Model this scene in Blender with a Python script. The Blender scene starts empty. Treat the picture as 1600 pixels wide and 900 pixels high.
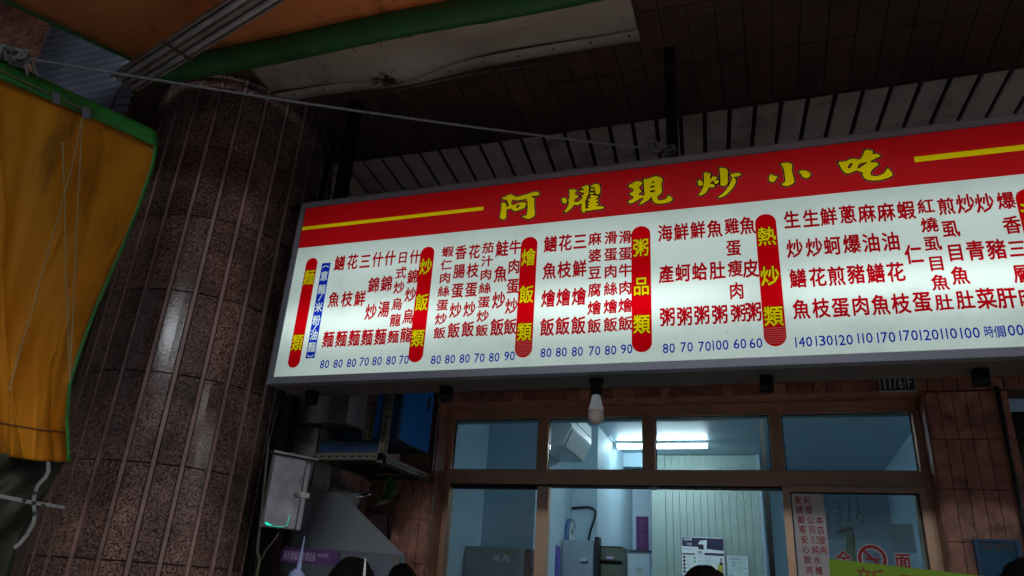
import bpy, bmesh, math, random
import numpy as np
from mathutils import Vector, Matrix
R = math.radians
random.seed(7)
S = bpy.context.scene
COL = S.collection

# ------------------------------------------------------------------ camera, world, light, exposure
FPX = 1159.0
def _n(a):
    a = np.array(a, float); return a / np.linalg.norm(a)
_Z = _n((174, 2707, -FPX)); _X = _n((3554, 268, FPX)); _Y = np.cross(_Z, _X); _X = _n(np.cross(_Y, _Z))
ROT = np.array([_X, _Y, _Z])                      # world = ROT @ camera axes
CAM = np.array([0, 0, 1.55])
cam = bpy.data.cameras.new('camera'); co = bpy.data.objects.new('camera', cam); COL.objects.link(co)
cam.sensor_width = 36; cam.lens = 36 * FPX / 1600; cam.clip_start = 0.05; cam.clip_end = 500
m4 = Matrix([list(ROT[0]) + [CAM[0]], list(ROT[1]) + [CAM[1]], list(ROT[2]) + [CAM[2]], [0, 0, 0, 1]])
co.matrix_world = m4
S.camera = co

W = bpy.data.worlds.new('World'); S.world = W; W.use_nodes = True
nt = W.node_tree; bg = nt.nodes['Background']
sky = nt.nodes.new('ShaderNodeTexSky'); sky.sky_type = 'NISHITA'; sky.sun_disc = False
SUN_EL, SUN_AZ = R(32), R(128)
sky.sun_elevation = SUN_EL; sky.sun_rotation = SUN_AZ; sky.air_density = 1.2; sky.dust_density = 2.0
nt.links.new(sky.outputs[0], bg.inputs[0]); bg.inputs[1].default_value = 0.11
sl = bpy.data.lights.new('sun', 'SUN'); sl.energy = 0.32; sl.angle = R(60); sl.color = (1, .80, .62)
so = bpy.data.objects.new('sun', sl); COL.objects.link(so)
sd = Vector((math.sin(SUN_AZ) * math.cos(SUN_EL), math.cos(SUN_AZ) * math.cos(SUN_EL), math.sin(SUN_EL)))
so.rotation_euler = sd.to_track_quat('Z', 'Y').to_euler(); so.location = (0, -5, 12)
S.view_settings.view_transform = 'Standard'; S.view_settings.look = 'None'
EXPO = 1.7; EK = 2 ** -EXPO                        # exposed for the shade under the arcade
S.view_settings.exposure = EXPO; S.view_settings.gamma = 1.0; S.view_settings.use_curve_mapping = False
S.render.engine = 'CYCLES'
S.cycles.max_bounces = 8; S.cycles.transparent_max_bounces = 12; S.cycles.use_denoising = True
S.cycles.sample_clamp_indirect = 6

# ------------------------------------------------------------------ pixel rays to world points (photograph is 1600 x 900)
def ray(u, v): return ROT @ np.array([u - 800, 450 - v, -FPX])
def PY(u, v, y): d = ray(u, v); return CAM + d * (y / d[1])
def PZ(u, v, z): d = ray(u, v); return CAM + d * ((z - CAM[2]) / d[2])
def PX(u, v, x): d = ray(u, v); return CAM + d * (x / d[0])
TK = 0.42
def PT(u, v, off=0.0):                              # the plane of the hanging side curtain
    d = ray(u, v); t = (-2.96 - TK * 1.68 + off * math.hypot(1, TK)) / (d[0] - TK * d[1]); return CAM + d * t

# ------------------------------------------------------------------ materials
def sr(r, g, b):
    f = lambda c: (c / 255 / 12.92) if c / 255 <= .04045 else ((c / 255 + .055) / 1.055) ** 2.4
    return (f(r), f(g), f(b), 1)
class NT:
    def __init__(s, name):
        s.m = bpy.data.materials.new(name); s.m.use_nodes = True; s.t = s.m.node_tree
        s.b = s.t.nodes['Principled BSDF']; s.out = s.t.nodes['Material Output']
    def n(s, k, **kw):
        x = s.t.nodes.new(k)
        for a, v in kw.items(): setattr(x, a, v)
        return x
    def l(s, a, b): s.t.links.new(a, b)
    def math(s, op, a, b=None):
        x = s.n('ShaderNodeMath', operation=op)
        for i, q in enumerate((a, b)):
            if q is None: continue
            if isinstance(q, (int, float)): x.inputs[i].default_value = q
            else: s.l(q, x.inputs[i])
        return x.outputs[0]
    def coord(s, kind='Object', scale=(1, 1, 1)):
        tc = s.n('ShaderNodeTexCoord'); mp = s.n('ShaderNodeMapping'); mp.inputs['Scale'].default_value = scale
        s.l(tc.outputs[kind], mp.inputs[0]); return mp.outputs[0]
    def geo(s):
        g = s.n('ShaderNodeNewGeometry'); return g.outputs['Position']
    def noise(s, vec, scale, detail=4, rough=.6):
        x = s.n('ShaderNodeTexNoise'); x.inputs['Scale'].default_value = scale
        x.inputs['Detail'].default_value = detail; x.inputs['Roughness'].default_value = rough
        s.l(vec, x.inputs['Vector']); return x.outputs['Fac']
    def ramp(s, fac, stops):
        x = s.n('ShaderNodeValToRGB'); e = x.color_ramp.elements
        while len(e) < len(stops): e.new(.5)
        for i, (p, c) in enumerate(stops): e[i].position = p; e[i].color = c if len(c) == 4 else (*c, 1)
        s.l(fac, x.inputs[0]); return x.outputs[0]
    def mix(s, fac, a, b, mode='MIX'):
        x = s.n('ShaderNodeMix', data_type='RGBA', blend_type=mode)
        for i, q in ((0, fac), (6, a), (7, b)):
            if hasattr(q, 'node'): s.l(q, x.inputs[i])
            elif i == 0: x.inputs[0].default_value = q
            else: x.inputs[i].default_value = q if len(q) == 4 else (*q, 1)
        return x.outputs[2]
    def bump(s, h, dist=.002, strength=1):
        x = s.n('ShaderNodeBump'); x.inputs['Distance'].default_value = dist; x.inputs['Strength'].default_value = strength
        s.l(h, x.inputs['Height']); s.l(x.outputs[0], s.b.inputs['Normal'])
def plain(name, c, rough=.6, metal=0., var=.25, scale=9, bump=.0006, dirt=None, spec=.5):
    t = NT(name); v = t.geo(); n1 = t.noise(v, scale); n2 = t.noise(v, scale * 9, 3)
    lo = tuple(x * (1 - var) for x in c[:3]); hi = tuple(min(1, x * (1 + var)) for x in c[:3])
    colr = t.ramp(n1, [(.3, lo), (.7, hi)])
    if dirt:
        n3 = t.noise(v, scale * .45, 8, .75); f = t.ramp(n3, [(.5, (0, 0, 0)), (.68, (1, 1, 1))])
        colr = t.mix(f, colr, dirt)
    t.l(colr, t.b.inputs['Base Color']); t.b.inputs['Metallic'].default_value = metal
    rr = t.math('MULTIPLY_ADD', n1, .25); rr.node.inputs[2].default_value = max(0, rough - .12)
    t.l(rr, t.b.inputs['Roughness']); t.b.inputs['Specular IOR Level'].default_value = spec
    if bump: t.bump(n2, bump)
    return t.m
def granite(name, a, b, c, rough=.17):
    t = NT(name); v = t.geo()
    vo = t.n('ShaderNodeTexVoronoi'); vo.inputs['Scale'].default_value = 150; t.l(v, vo.inputs['Vector'])
    sep = t.n('ShaderNodeSeparateColor'); t.l(vo.outputs['Color'], sep.inputs[0])
    c1 = t.ramp(sep.outputs[0], [(.0, a), (.28, a), (.34, b), (.7, b), (.85, c)])
    n1 = t.noise(v, 3.0, 7, .7); c2 = t.mix(t.ramp(n1, [(.38, (.45, .42, .38)), (.65, (1, 1, 1))]), (0, 0, 0), c1)
    n3 = t.noise(v, 1.2, 8, .8)
    c3 = t.mix(t.ramp(n3, [(.56, (0, 0, 0)), (.74, (.6, .6, .6))]), c2, (.035, .03, .026))
    oi = t.n('ShaderNodeObjectInfo'); tone = t.ramp(oi.outputs['Random'], [(0, (.70, .68, .66)), (.5, (1, .97, .94)), (1, (1.2, 1.16, 1.12))])
    c3 = t.mix(1.0, c3, tone, 'MULTIPLY')
    t.l(c3, t.b.inputs['Base Color'])
    n2 = t.noise(v, 60, 3)
    rr = t.math('MULTIPLY_ADD', n1, .16); rr.node.inputs[2].default_value = rough - .085
    t.l(rr, t.b.inputs['Roughness']); t.bump(n2, .0007, .4)
    return t.m
def cloth(name, c, trans, stain, rough=.65, weave=500):
    t = NT(name); v = t.geo(); n1 = t.noise(v, 2.2, 6, .65)
    tc = t.coord('Object', (7, 7, 1.3)); ns = t.noise(tc, 1.0, 5, .7)
    base = t.ramp(n1, [(.3, tuple(x * .8 for x in c[:3])), (.7, c[:3])])
    base = t.mix(t.ramp(ns, [(.53, (0, 0, 0)), (.72, (.75, .75, .75))]), base, stain)
    t.l(base, t.b.inputs['Base Color']); t.b.inputs['Roughness'].default_value = rough
    t.b.inputs['Specular IOR Level'].default_value = .25
    t.bump(t.noise(v, weave, 2), .0006)
    tr = t.n('ShaderNodeBsdfTranslucent'); t.l(base, tr.inputs[0])
    mx = t.n('ShaderNodeMixShader'); mx.inputs[0].default_value = trans
    t.l(t.b.outputs[0], mx.inputs[1]); t.l(tr.outputs[0], mx.inputs[2]); t.l(mx.outputs[0], t.out.inputs[0])
    return t.m
def glass(name, tint=(.8, .88, .9), rough=.02, dirt=.06, spec=1.0):
    t = NT(name); v = t.geo()
    tr = t.n('ShaderNodeBsdfTransparent'); tr.inputs[0].default_value = (*[q ** .5 for q in tint], 1)
    gl = t.n('ShaderNodeBsdfGlossy'); gl.inputs['Roughness'].default_value = rough
    fr = t.n('ShaderNodeFresnel'); fr.inputs[0].default_value = 1.45
    df = t.n('ShaderNodeBsdfDiffuse'); df.inputs[0].default_value = (.45, .5, .52, 1)
    m1 = t.n('ShaderNodeMixShader'); t.l(fr.outputs[0], m1.inputs[0]); t.l(tr.outputs[0], m1.inputs[1]); t.l(gl.outputs[0], m1.inputs[2])
    nz = t.noise(v, 5, 6, .7); f = t.math('MULTIPLY', nz, dirt * 2)
    m2 = t.n('ShaderNodeMixShader'); t.l(f, m2.inputs[0]); t.l(m1.outputs[0], m2.inputs[1]); t.l(df.outputs[0], m2.inputs[2])
    t.l(m2.outputs[0], t.out.inputs[0]); return t.m
def emit(name, c, strength):
    t = NT(name); e = t.n('ShaderNodeEmission'); e.inputs[0].default_value = c if len(c) == 4 else (*c, 1)
    e.inputs[1].default_value = strength; t.l(e.outputs[0], t.out.inputs[0]); return t.m
def backlit(name, c, k=1.0, lines=.05, gloss=True):
    """lit plastic of the menu box: tubes behind it make soft bright bands"""
    t = NT(name); v = t.geo(); sp = t.n('ShaderNodeSeparateXYZ'); t.l(v, sp.inputs[0])
    z = sp.outputs[2]; x = sp.outputs[0]
    def gauss(cz, w):
        d = t.math('DIVIDE', t.math('SUBTRACT', z, cz), w); q = t.math('MULTIPLY', t.math('MULTIPLY', d, d), -1)
        return t.math('POWER', 2.718, q)
    band = t.math('ADD', t.math('MULTIPLY', gauss(2.80, .11), .75), t.math('MULTIPLY', gauss(3.08, .10), .12))
    # the tubes stop short of one another: dimmer between them
    xs = t.math('ABSOLUTE', t.math('SINE', t.math('MULTIPLY', t.math('ADD', x, 2.45), math.pi / 1.25)))
    xs = t.math('MULTIPLY_ADD', xs, .5); xs.node.inputs[2].default_value = .55
    nz = t.noise(v, 1.3, 2); band = t.math('MULTIPLY', t.math('MULTIPLY', band, xs), t.math('MULTIPLY_ADD', nz, 1.0))
    band.node.inputs[1].links[0].from_node.inputs[2].default_value = .5
    ln = t.math('SINE', t.math('MULTIPLY', z, 2 * math.pi / .0105)); ln = t.math('MULTIPLY', ln, lines)
    top = t.math('MULTIPLY', t.math('MAXIMUM', t.math('SUBTRACT', z, 3.15), 0), -.9)
    f = t.math('ADD', t.math('ADD', t.math('ADD', band, ln), top), .57)
    gr = t.noise(v, 2.6, 7, .75); gr = t.ramp(gr, [(.30, (.80, .80, .80)), (.50, (1, 1, 1))])
    sp_ = t.noise(v, 46, 2, .5); sp_ = t.ramp(sp_, [(.235, (.45, .45, .45)), (.26, (1, 1, 1))])
    ends = t.math('MINIMUM', t.math('MULTIPLY_ADD', t.math('ADD', x, 2.33), 1.1), 1.0); ends.node.inputs[0].links[0].from_node.inputs[2].default_value = .74
    f = t.math('MULTIPLY', t.math('MULTIPLY', t.math('MULTIPLY', f, gr), sp_), ends)
    f = t.math('MULTIPLY', f, k * EK * .80)
    e = t.n('ShaderNodeEmission'); e.inputs[0].default_value = c; t.l(f, e.inputs[1])
    if gloss:
        t.b.inputs['Base Color'].default_value = tuple(q * .25 for q in c[:3]) + (1,); t.b.inputs['Roughness'].default_value = .45; t.b.inputs['Specular IOR Level'].default_value = .2
        ad = t.n('ShaderNodeAddShader'); t.l(t.b.outputs[0], ad.inputs[0]); t.l(e.outputs[0], ad.inputs[1]); t.l(ad.outputs[0], t.out.inputs[0])
    else: t.l(e.outputs[0], t.out.inputs[0])
    return t.m

M = dict(
    granite=granite('granite', (.09, .056, .048), (.28, .175, .152), (.42, .30, .27), .13),
    strip=plain('pink_stone', (.36, .235, .22), .45, var=.4, scale=3, dirt=(.16, .105, .095, 1)),
    core=plain('mortar', (.08, .05, .043), .9),
    tile=plain('red_tile', (.50, .22, .15), .5, var=.35, scale=14, bump=.0015, dirt=(.08, .035, .028, 1)),
    tile2=plain('red_tile_dark', (.43, .19, .13), .45, var=.4, scale=11, bump=.0015, dirt=(.07, .035, .03, 1)),
    tile3=plain('red_tile_bright', (.32, .13, .09), .4, var=.3, scale=20, bump=.0015),
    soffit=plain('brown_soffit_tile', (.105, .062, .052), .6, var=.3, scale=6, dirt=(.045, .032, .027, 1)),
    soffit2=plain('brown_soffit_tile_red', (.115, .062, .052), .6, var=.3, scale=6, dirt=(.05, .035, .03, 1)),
    grout=plain('grout', (.13, .085, .07), .9),
    slat=plain('cream_slat', (.76, .69, .65), .55, var=.12, scale=4, dirt=(.3, .25, .22, 1)),
    black=plain('black_gap', (.012, .012, .012), .8),
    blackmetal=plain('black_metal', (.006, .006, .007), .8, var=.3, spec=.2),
    board=plain('white_board', (.46, .43, .37), .6, var=.12, scale=3, dirt=(.17, .12, .09, 1)),
    rust=plain('rust', (.12, .05, .025), .9, var=.5, scale=30, bump=.003),
    greenhem=plain('bright_green_hem', (.015, .20, .03), .45, var=.25, scale=5, dirt=(.015, .08, .02, 1)),
    green=plain('green_vinyl', (.02, .14, .035), .45, var=.25, scale=5, dirt=(.015, .05, .02, 1)),
    alu=plain('aluminium', (.22, .235, .28), .4, .3, var=.12, scale=5),
    casing=plain('casing_paint', (.11, .095, .08), .6, var=.25, scale=5),
    bronze=plain('bronze_aluminium', (.70, .44, .28), .35, .5, var=.12, scale=5),
    bronzedark=plain('bronze_seal', (.02, .017, .015), .6),
    steel=plain('stainless', (.30, .33, .37), .36, .95, var=.08, scale=3, bump=.0002),
    steeldull=plain('dull_galvanised', (.30, .29, .27), .5, .15, var=.25, scale=5, dirt=(.12, .09, .07, 1)),
    beige=plain('beige_paint', (.30, .25, .20), .5, var=.15),
    blue=plain('blue_paint', (.012, .24, .80), .5, 0., var=.15, scale=3, spec=.15),
    bluedark=plain('blue_paint_dirty', (.015, .07, .16), .4, var=.3, scale=5),  # darker blue than the cabinet's side panel
    angle=plain('angle_iron', (.22, .185, .14), .55, .3, var=.3, scale=9, dirt=(.12, .06, .04, 1)),
    wall=plain('room_paint', (.44, .61, .71), .6, var=.04, scale=2),
    ceil=plain('room_ceiling', (.36, .50, .58), .42, var=.05, scale=2, bump=.0002),
    wood=plain('pale_board', (.27, .36, .33), .5, var=.06, scale=3),
    white=plain('white_plastic', (.72, .76, .76), .4, var=.05),
    grey=plain('grey_plastic', (.36, .46, .53), .5, var=.08),
    dark=plain('dark_plastic', (.03, .03, .035), .5),
    paper=plain('paper', (.75, .68, .68), .7, var=.05, bump=.0002),
    inkred=plain('red_ink', (.42, .02, .03), .6, bump=0),
    inkdark=plain('dark_ink', (.015, .012, .05), .6, bump=0),
    inkpurple=plain('purple_ink', (.10, .015, .13), .6, bump=0),
    purple=plain('purple_banner', (.17, .07, .27), .6, bump=0),
    lilac=plain('lilac_ink', (.62, .50, .75), .6, bump=0),
    inkwhite=plain('white_ink', (.70, .70, .70), .6, bump=0),
    inkgreen=plain('green_ink', (.08, .25, .08), .6, bump=0),
    yellow=plain('yellow_card', (.55, .50, .08), .6, bump=0),
    lime=plain('lime_card', (.24, .48, .015), .55, var=.08, scale=4),
    skin=plain('skin', (.32, .18, .12), .5),
    hair=plain('hair', (.004, .0035, .0035), .7, var=.4, scale=60, bump=.002, spec=.12),
    shirt=plain('dark_shirt', (.03, .03, .04), .8), shirt2=plain('navy_shirt', (.02, .03, .07), .8),
    trousers=plain('trousers', (.025, .025, .03), .8),
    asphalt=plain('asphalt', (.05, .05, .05), .9, var=.25, scale=20, bump=.003),
    paving=plain('paving', (.34, .31, .29), .8, var=.2, scale=6, bump=.002),
    concrete=plain('concrete', (.26, .24, .22), .85, var=.2, scale=2, bump=.002),
    shutter=plain('blue_grey_sheet', (.15, .17, .23), .5, .2, var=.2, scale=4),
    rope=plain('grey_rope', (.17, .19, .20), .85, var=.3, scale=60),
    cord=plain('tan_cord', (.34, .25, .10), .8, var=.25, scale=60),
    cable=plain('black_cable', (.02, .02, .022), .5),
    cablel=plain('beige_cable', (.16, .14, .10), .6),
    strapw=plain('white_strap', (.17, .20, .22), .7),
    hose=plain('hose_grey', (.38, .42, .48), .4, .2),
    bag=plain('green_bag', (.045, .20, .02), .4), tan=plain('tan_panel', (.30, .20, .10), .6, var=.3),
    pinktile=plain('pink_tile', (.60, .42, .36), .4, var=.12), lightgrout=plain('light_grout', (.55, .42, .40), .8),
    wok=plain('seasoned_iron', (.05, .026, .02), .4, .4, var=.4, scale=20),
    bluestick=plain('pale_blue_plastic', (.32, .42, .75), .35),
    orange=cloth('orange_canvas', (.74, .36, .15), .42, (.30, .11, .02, 1)),
    tarp=cloth('yellow_orange_tarpaulin', (.76, .32, .016), .34, (.22, .10, .015, 1)),
    darktarp=cloth('dark_green_tarpaulin', (.028, .038, .028), .1, (.02, .02, .015, 1), .45),
    glass=glass('window_glass'), glassd=glass('door_glass', (.62, .72, .76), .03, .10),
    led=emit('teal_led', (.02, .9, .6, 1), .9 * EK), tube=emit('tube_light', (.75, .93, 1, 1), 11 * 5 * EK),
    bulbg=plain('bulb_globe', (.55, .50, .45), .35, bump=0),
    signwhite=backlit('lit_white_face', sr(224, 246, 238)), signred=backlit('lit_red_film', sr(205, 3, 16), .86, lines=.02),
    signtext=backlit('lit_red_lettering', sr(196, 8, 28), .85, .03, False), signyellow=backlit('lit_yellow_film', sr(236, 214, 8), 1.25, .02, False),
    capyellow=backlit('lit_capsule_yellow', sr(245, 228, 8), .9, .02, False), capred=backlit('lit_capsule_red', sr(206, 2, 16), 1, .02, False),
    signblue=backlit('lit_blue_film', sr(12, 50, 200), .9, .02, False), signblack=backlit('lit_black_outline', sr(8, 4, 3), .4, 0, False),
    signpink=backlit('lit_outline_halo', sr(196, 130, 130), .7, 0, False), stripewhite=backlit('lit_white_print', sr(224, 246, 238), .95, .03, False),
)

# ------------------------------------------------------------------ mesh helpers
class MB:
    def __init__(s): s.v = []; s.f = []; s.sm = False
    def add(s, vs, fs):
        o = len(s.v); s.v += [tuple(float(q) for q in p) for p in vs]; s.f += [tuple(i + o for i in f) for f in fs]; return s
    def box(s, x0, x1, y0, y1, z0, z1, bev=0):
        if bev:
            bm = bmesh.new(); bmesh.ops.create_cube(bm, size=1)
            for v in bm.verts: v.co = Vector(((x0 + x1) / 2 + v.co.x * (x1 - x0), (y0 + y1) / 2 + v.co.y * (y1 - y0), (z0 + z1) / 2 + v.co.z * (z1 - z0)))
            bmesh.ops.bevel(bm, geom=bm.edges[:], offset=bev, segments=2, affect='EDGES')
            bm.verts.index_update(); s.add([v.co for v in bm.verts], [[v.index for v in f.verts] for f in bm.faces]); bm.free(); return s
        vs = [(x, y, z) for z in (z0, z1) for y in (y0, y1) for x in (x0, x1)]
        return s.add(vs, [(0, 2, 3, 1), (4, 5, 7, 6), (0, 1, 5, 4), (2, 6, 7, 3), (0, 4, 6, 2), (1, 3, 7, 5)])
    def quad(s, a, b, c, d): return s.add([a, b, c, d], [(0, 1, 2, 3)])
    def beam(s, a, b, w, h, up=(0, 0, 1)):
        a, b = Vector(a), Vector(b); d = (b - a).normalized(); u = Vector(up)
        sx = d.cross(u).normalized(); u = sx.cross(d)
        vs = [p + sx * i * w / 2 + u * j * h / 2 for p in (a, b) for i, j in ((-1, -1), (1, -1), (1, 1), (-1, 1))]
        return s.add(vs, [(0, 1, 2, 3), (7, 6, 5, 4), (0, 4, 5, 1), (1, 5, 6, 2), (2, 6, 7, 3), (3, 7, 4, 0)])
    def tube(s, pts, r, seg=8, caps=True):
        pts = [Vector(p) for p in pts]; n = len(pts); rs = r if hasattr(r, '__len__') else [r] * n
        rings = []; u = None
        for i, p in enumerate(pts):
            d = (pts[min(i + 1, n - 1)] - pts[max(i - 1, 0)]).normalized()
            if u is None: u = d.orthogonal().normalized()
            else: u = (u - d * u.dot(d)).normalized()
            w = d.cross(u); rings.append([p + (u * math.cos(2 * math.pi * k / seg) + w * math.sin(2 * math.pi * k / seg)) * rs[i] for k in range(seg)])
        vs = [q for g in rings for q in g]; fs = []
        for i in range(n - 1):
            for k in range(seg): k2 = (k + 1) % seg; fs.append((i * seg + k, i * seg + k2, (i + 1) * seg + k2, (i + 1) * seg + k))
        if caps: fs += [tuple(range(seg))[::-1], tuple((n - 1) * seg + k for k in range(seg))]
        return s.add(vs, fs)
    def lathe(s, c, prof, seg=24, axis='z'):
        c = Vector(c); vs = []; fs = []
        for r, h in prof:
            for k in range(seg):
                a = 2 * math.pi * k / seg; x, y = r * math.cos(a), r * math.sin(a)
                vs.append(c + (Vector((x, y, h)) if axis == 'z' else Vector((h, x, y)) if axis == 'x' else Vector((x, h, y))))
        for i in range(len(prof) - 1):
            for k in range(seg): k2 = (k + 1) % seg; fs.append((i * seg + k, i * seg + k2, (i + 1) * seg + k2, (i + 1) * seg + k))
        return s.add(vs, fs)
    def grid(s, fn, nu, nv, thick=0):
        vs = [fn(i / nu, j / nv) for j in range(nv + 1) for i in range(nu + 1)]
        return s.add(vs, [(j * (nu + 1) + i, j * (nu + 1) + i + 1, (j + 1) * (nu + 1) + i + 1, (j + 1) * (nu + 1) + i) for j in range(nv) for i in range(nu)])
    def ribbon(s, pts, w, nrm):
        pts = [Vector(p) for p in pts]; nrm = Vector(nrm); L = []
        for i, p in enumerate(pts):
            d = (pts[min(i + 1, len(pts) - 1)] - pts[max(i - 1, 0)]).normalized(); sd = d.cross(nrm).normalized(); L += [p - sd * w / 2, p + sd * w / 2]
        return s.add(L, [(2 * i, 2 * i + 1, 2 * i + 3, 2 * i + 2) for i in range(len(pts) - 1)])
    def mesh(s, name, mat, smooth=False):
        me = bpy.data.meshes.new(name); me.from_pydata(s.v, [], s.f); me.materials.append(mat)
        if smooth: me.polygons.foreach_set('use_smooth', [True] * len(me.polygons))
        me.update(); return me
    def build(s, name, mat, parent=None, smooth=False, solid=0, kind=None):
        return link(name, s.mesh(name, M[mat] if isinstance(mat, str) else mat, smooth), parent, solid, kind)
def link(name, me, parent=None, solid=0, kind=None):
    o = bpy.data.objects.new(name, me); COL.objects.link(o)
    if parent:
        o.parent = parent; o.matrix_parent_inverse = Matrix.Identity(4)
        o.location = -parent.location if parent.get('_abs') is None else (0, 0, 0)
    if solid: md = o.modifiers.new('s', 'SOLIDIFY'); md.thickness = solid; md.offset = 0
    if kind: o['kind'] = kind
    return o
def thing(name, label, cat, loc=(0, 0, 0), group=None):
    """Empty at the thing's base; parts are modelled in world coordinates and shifted back by link()"""
    o = bpy.data.objects.new(name, None); COL.objects.link(o); o.location = loc; o.empty_display_size = .1
    o['label'] = label; o['category'] = cat
    if group: o['group'] = group
    return o
def tag(o, label, cat, group=None):
    o['label'] = label; o['category'] = cat
    if group: o['group'] = group
    return o
def struct(o): o['kind'] = 'structure'; return o
def sub(o, child): child.parent = o; child.location = (0, 0, 0); return child   # sub-part of a part modelled in world coordinates

# ------------------------------------------------------------------ lettering
_gl = {}
def glyph(ch, off=0.0):
    k = (ch, off)
    if k not in _gl:
        c = bpy.data.curves.new('g', 'FONT'); c.body = ch; c.offset = off; c.resolution_u = 2
        o = bpy.data.objects.new('g', c); COL.objects.link(o)
        me = bpy.data.meshes.new_from_object(o.evaluated_get(bpy.context.evaluated_depsgraph_get()))
        _gl[k] = ([tuple(v.co) for v in me.vertices], [tuple(p.vertices) for p in me.polygons])
        bpy.data.objects.remove(o); bpy.data.curves.remove(c); bpy.data.meshes.remove(me)
    return _gl[k]
def put(mb, ch, x, z, w, h, y, off=.014, cjk=None, origin=None, ax=(1, 0, 0), up=(0, 0, 1)):
    """heavier strokes are laid down as several prints a hair apart"""
    if origin is None: origin = (x, y, z)
    if off <= 0: return put1(mb, ch, w, h, cjk, origin, ax, up)
    n = 4 if off < .03 else 8; nv = Vector(ax).cross(Vector(up)); ph = math.pi / 4 if n == 4 else 0
    for k in range(n):
        a = ph + 2 * math.pi * k / n; q = Vector(origin) + Vector(ax) * (off * w * math.cos(a)) + Vector(up) * (off * h * math.sin(a)) + nv * (k * 2e-5)
        put1(mb, ch, w, h, cjk, q, ax, up)
def put1(mb, ch, w, h, cjk, origin, ax, up):
    if cjk is None: cjk = ord(ch) > 0x2000
    vs, fs = glyph(ch)
    if not vs: return
    if cjk: cx, cy, ex, ey = .5, .378, .92, .92
    else:
        xs = [v[0] for v in vs]; ys = [v[1] for v in vs]; cx = (min(xs) + max(xs)) / 2; cy = (min(ys) + max(ys)) / 2; ex = max(xs) - min(xs); ey = max(ys) - min(ys)
        if ch in '1il|/().': ex = max(ex, .2)
    o = Vector(origin); a = Vector(ax); u = Vector(up)
    mb.add([o + a * ((v[0] - cx) * w / ex) + u * ((v[1] - cy) * h / ey) for v in vs], fs)
def word(mb, txt, x, z, w, h, y, gap=.15, off=.0):
    """short horizontal number centred on x"""
    n = len(txt); ws = [w * (.55 if c == '1' else 1) for c in txt]; tot = sum(ws) + gap * w * (n - 1); p = x - tot / 2
    for c, q in zip(txt, ws): put(mb, c, p + q / 2, z, q if c != '1' else q * .8, h, y, off); p += q + gap * w
def polyfill(polys, toworld):
    c = bpy.data.curves.new('p', 'CURVE'); c.dimensions = '2D'; c.fill_mode = 'BOTH'
    for P in polys:
        Q = []
        for i in range(len(P)):
            a, b = P[i], P[(i + 1) % len(P)]; Q += [(.75 * a[0] + .25 * b[0], .75 * a[1] + .25 * b[1]), (.25 * a[0] + .75 * b[0], .25 * a[1] + .75 * b[1])]
        sp = c.splines.new('POLY'); sp.points.add(len(Q) - 1); sp.use_cyclic_u = True
        for i, q in enumerate(Q): sp.points[i].co = (q[0] / 100, -q[1] / 100, 0, 1)
    o = bpy.data.objects.new('p', c); COL.objects.link(o)
    me = bpy.data.meshes.new_from_object(o.evaluated_get(bpy.context.evaluated_depsgraph_get()))
    vs = [toworld(v.co.x * 100, -v.co.y * 100) for v in me.vertices]; fs = [tuple(p.vertices) for p in me.polygons]
    bpy.data.objects.remove(o); bpy.data.curves.remove(c); bpy.data.meshes.remove(me)
    return vs, fs

# ================================================================== THE PLACE
# ---- ground
struct(MB().box(-60, 60, -60, 60, -.3, -.14).build('ground', 'asphalt'))
struct(MB().box(-30, 30, -.2, 2.3, -.139, -.004, .01).build('pavement', 'paving'))
struct(MB().box(-30, 30, 2.3, 4.38, -.139, 0).build('arcade_floor', 'paving'))

# ---- round granite column
CX, CY, CR = -2.98, 3.15, .5
col = thing('arcade_column', 'thick round granite column with pink stone strips, left of the lit menu board', 'column', (CX, CY, 0))
MB().lathe((CX, CY, 0), [(CR - .014, 0), (CR - .014, 4.25)], 64).build('core', 'core', col)
NS = 25; da = 2 * math.pi / NS; a0 = math.atan2(-CY, -CX) + R(8.5)
gw = da - .024 / CR                                  # angular width of a panel between two strips
def arc_mesh(name, mat, w, h, r, thick, seg):
    mb = MB(); vs = []; n = seg + 1; b = .0016
    for (rr, i0) in ((r - thick, 0), (r, b)):
        for z in (i0, h - i0):
            for k in range(n):
                a = (-w / 2 + (i0 / r)) + (w - 2 * i0 / r) * k / seg; vs.append((rr * math.cos(a), rr * math.sin(a), z))
    fs = []
    for k in range(seg):
        fs += [(2 * n + k, 2 * n + k + 1, 3 * n + k + 1, 3 * n + k), (k, k + 1, 2 * n + k + 1, 2 * n + k), (3 * n + k, 3 * n + k + 1, n + k + 1, n + k)]
    fs += [(0, 2 * n, 3 * n, n), (seg, n + seg, 3 * n + seg, 2 * n + seg)]
    mb.add(vs, fs); return mb.mesh(name, M[mat])
pm = arc_mesh('granite_panel', 'granite', gw - .003, .4215, CR, .02, 3)
p0 = arc_mesh('granite_panel_base', 'granite', gw - .003, .352, CR, .02, 3)
sm = arc_mesh('stone_strip', 'strip', .021 / CR, 4.25, CR + .0015, .02, 1)
for k in range(NS):
    a = a0 + k * da
    o = link('stone_strip', sm, col); o.location = (0, 0, 0); o.rotation_euler.z = a
    for j in range(11):
        o = link('granite_panel', p0 if j == 0 else pm, col); o.rotation_euler.z = a + da / 2 + random.uniform(-.0015, .0015)
        o.location = (0, 0, 0 if j == 0 else .3555 + (j - 1) * .425)
        if j == 10: o.scale.z = .155

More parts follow.
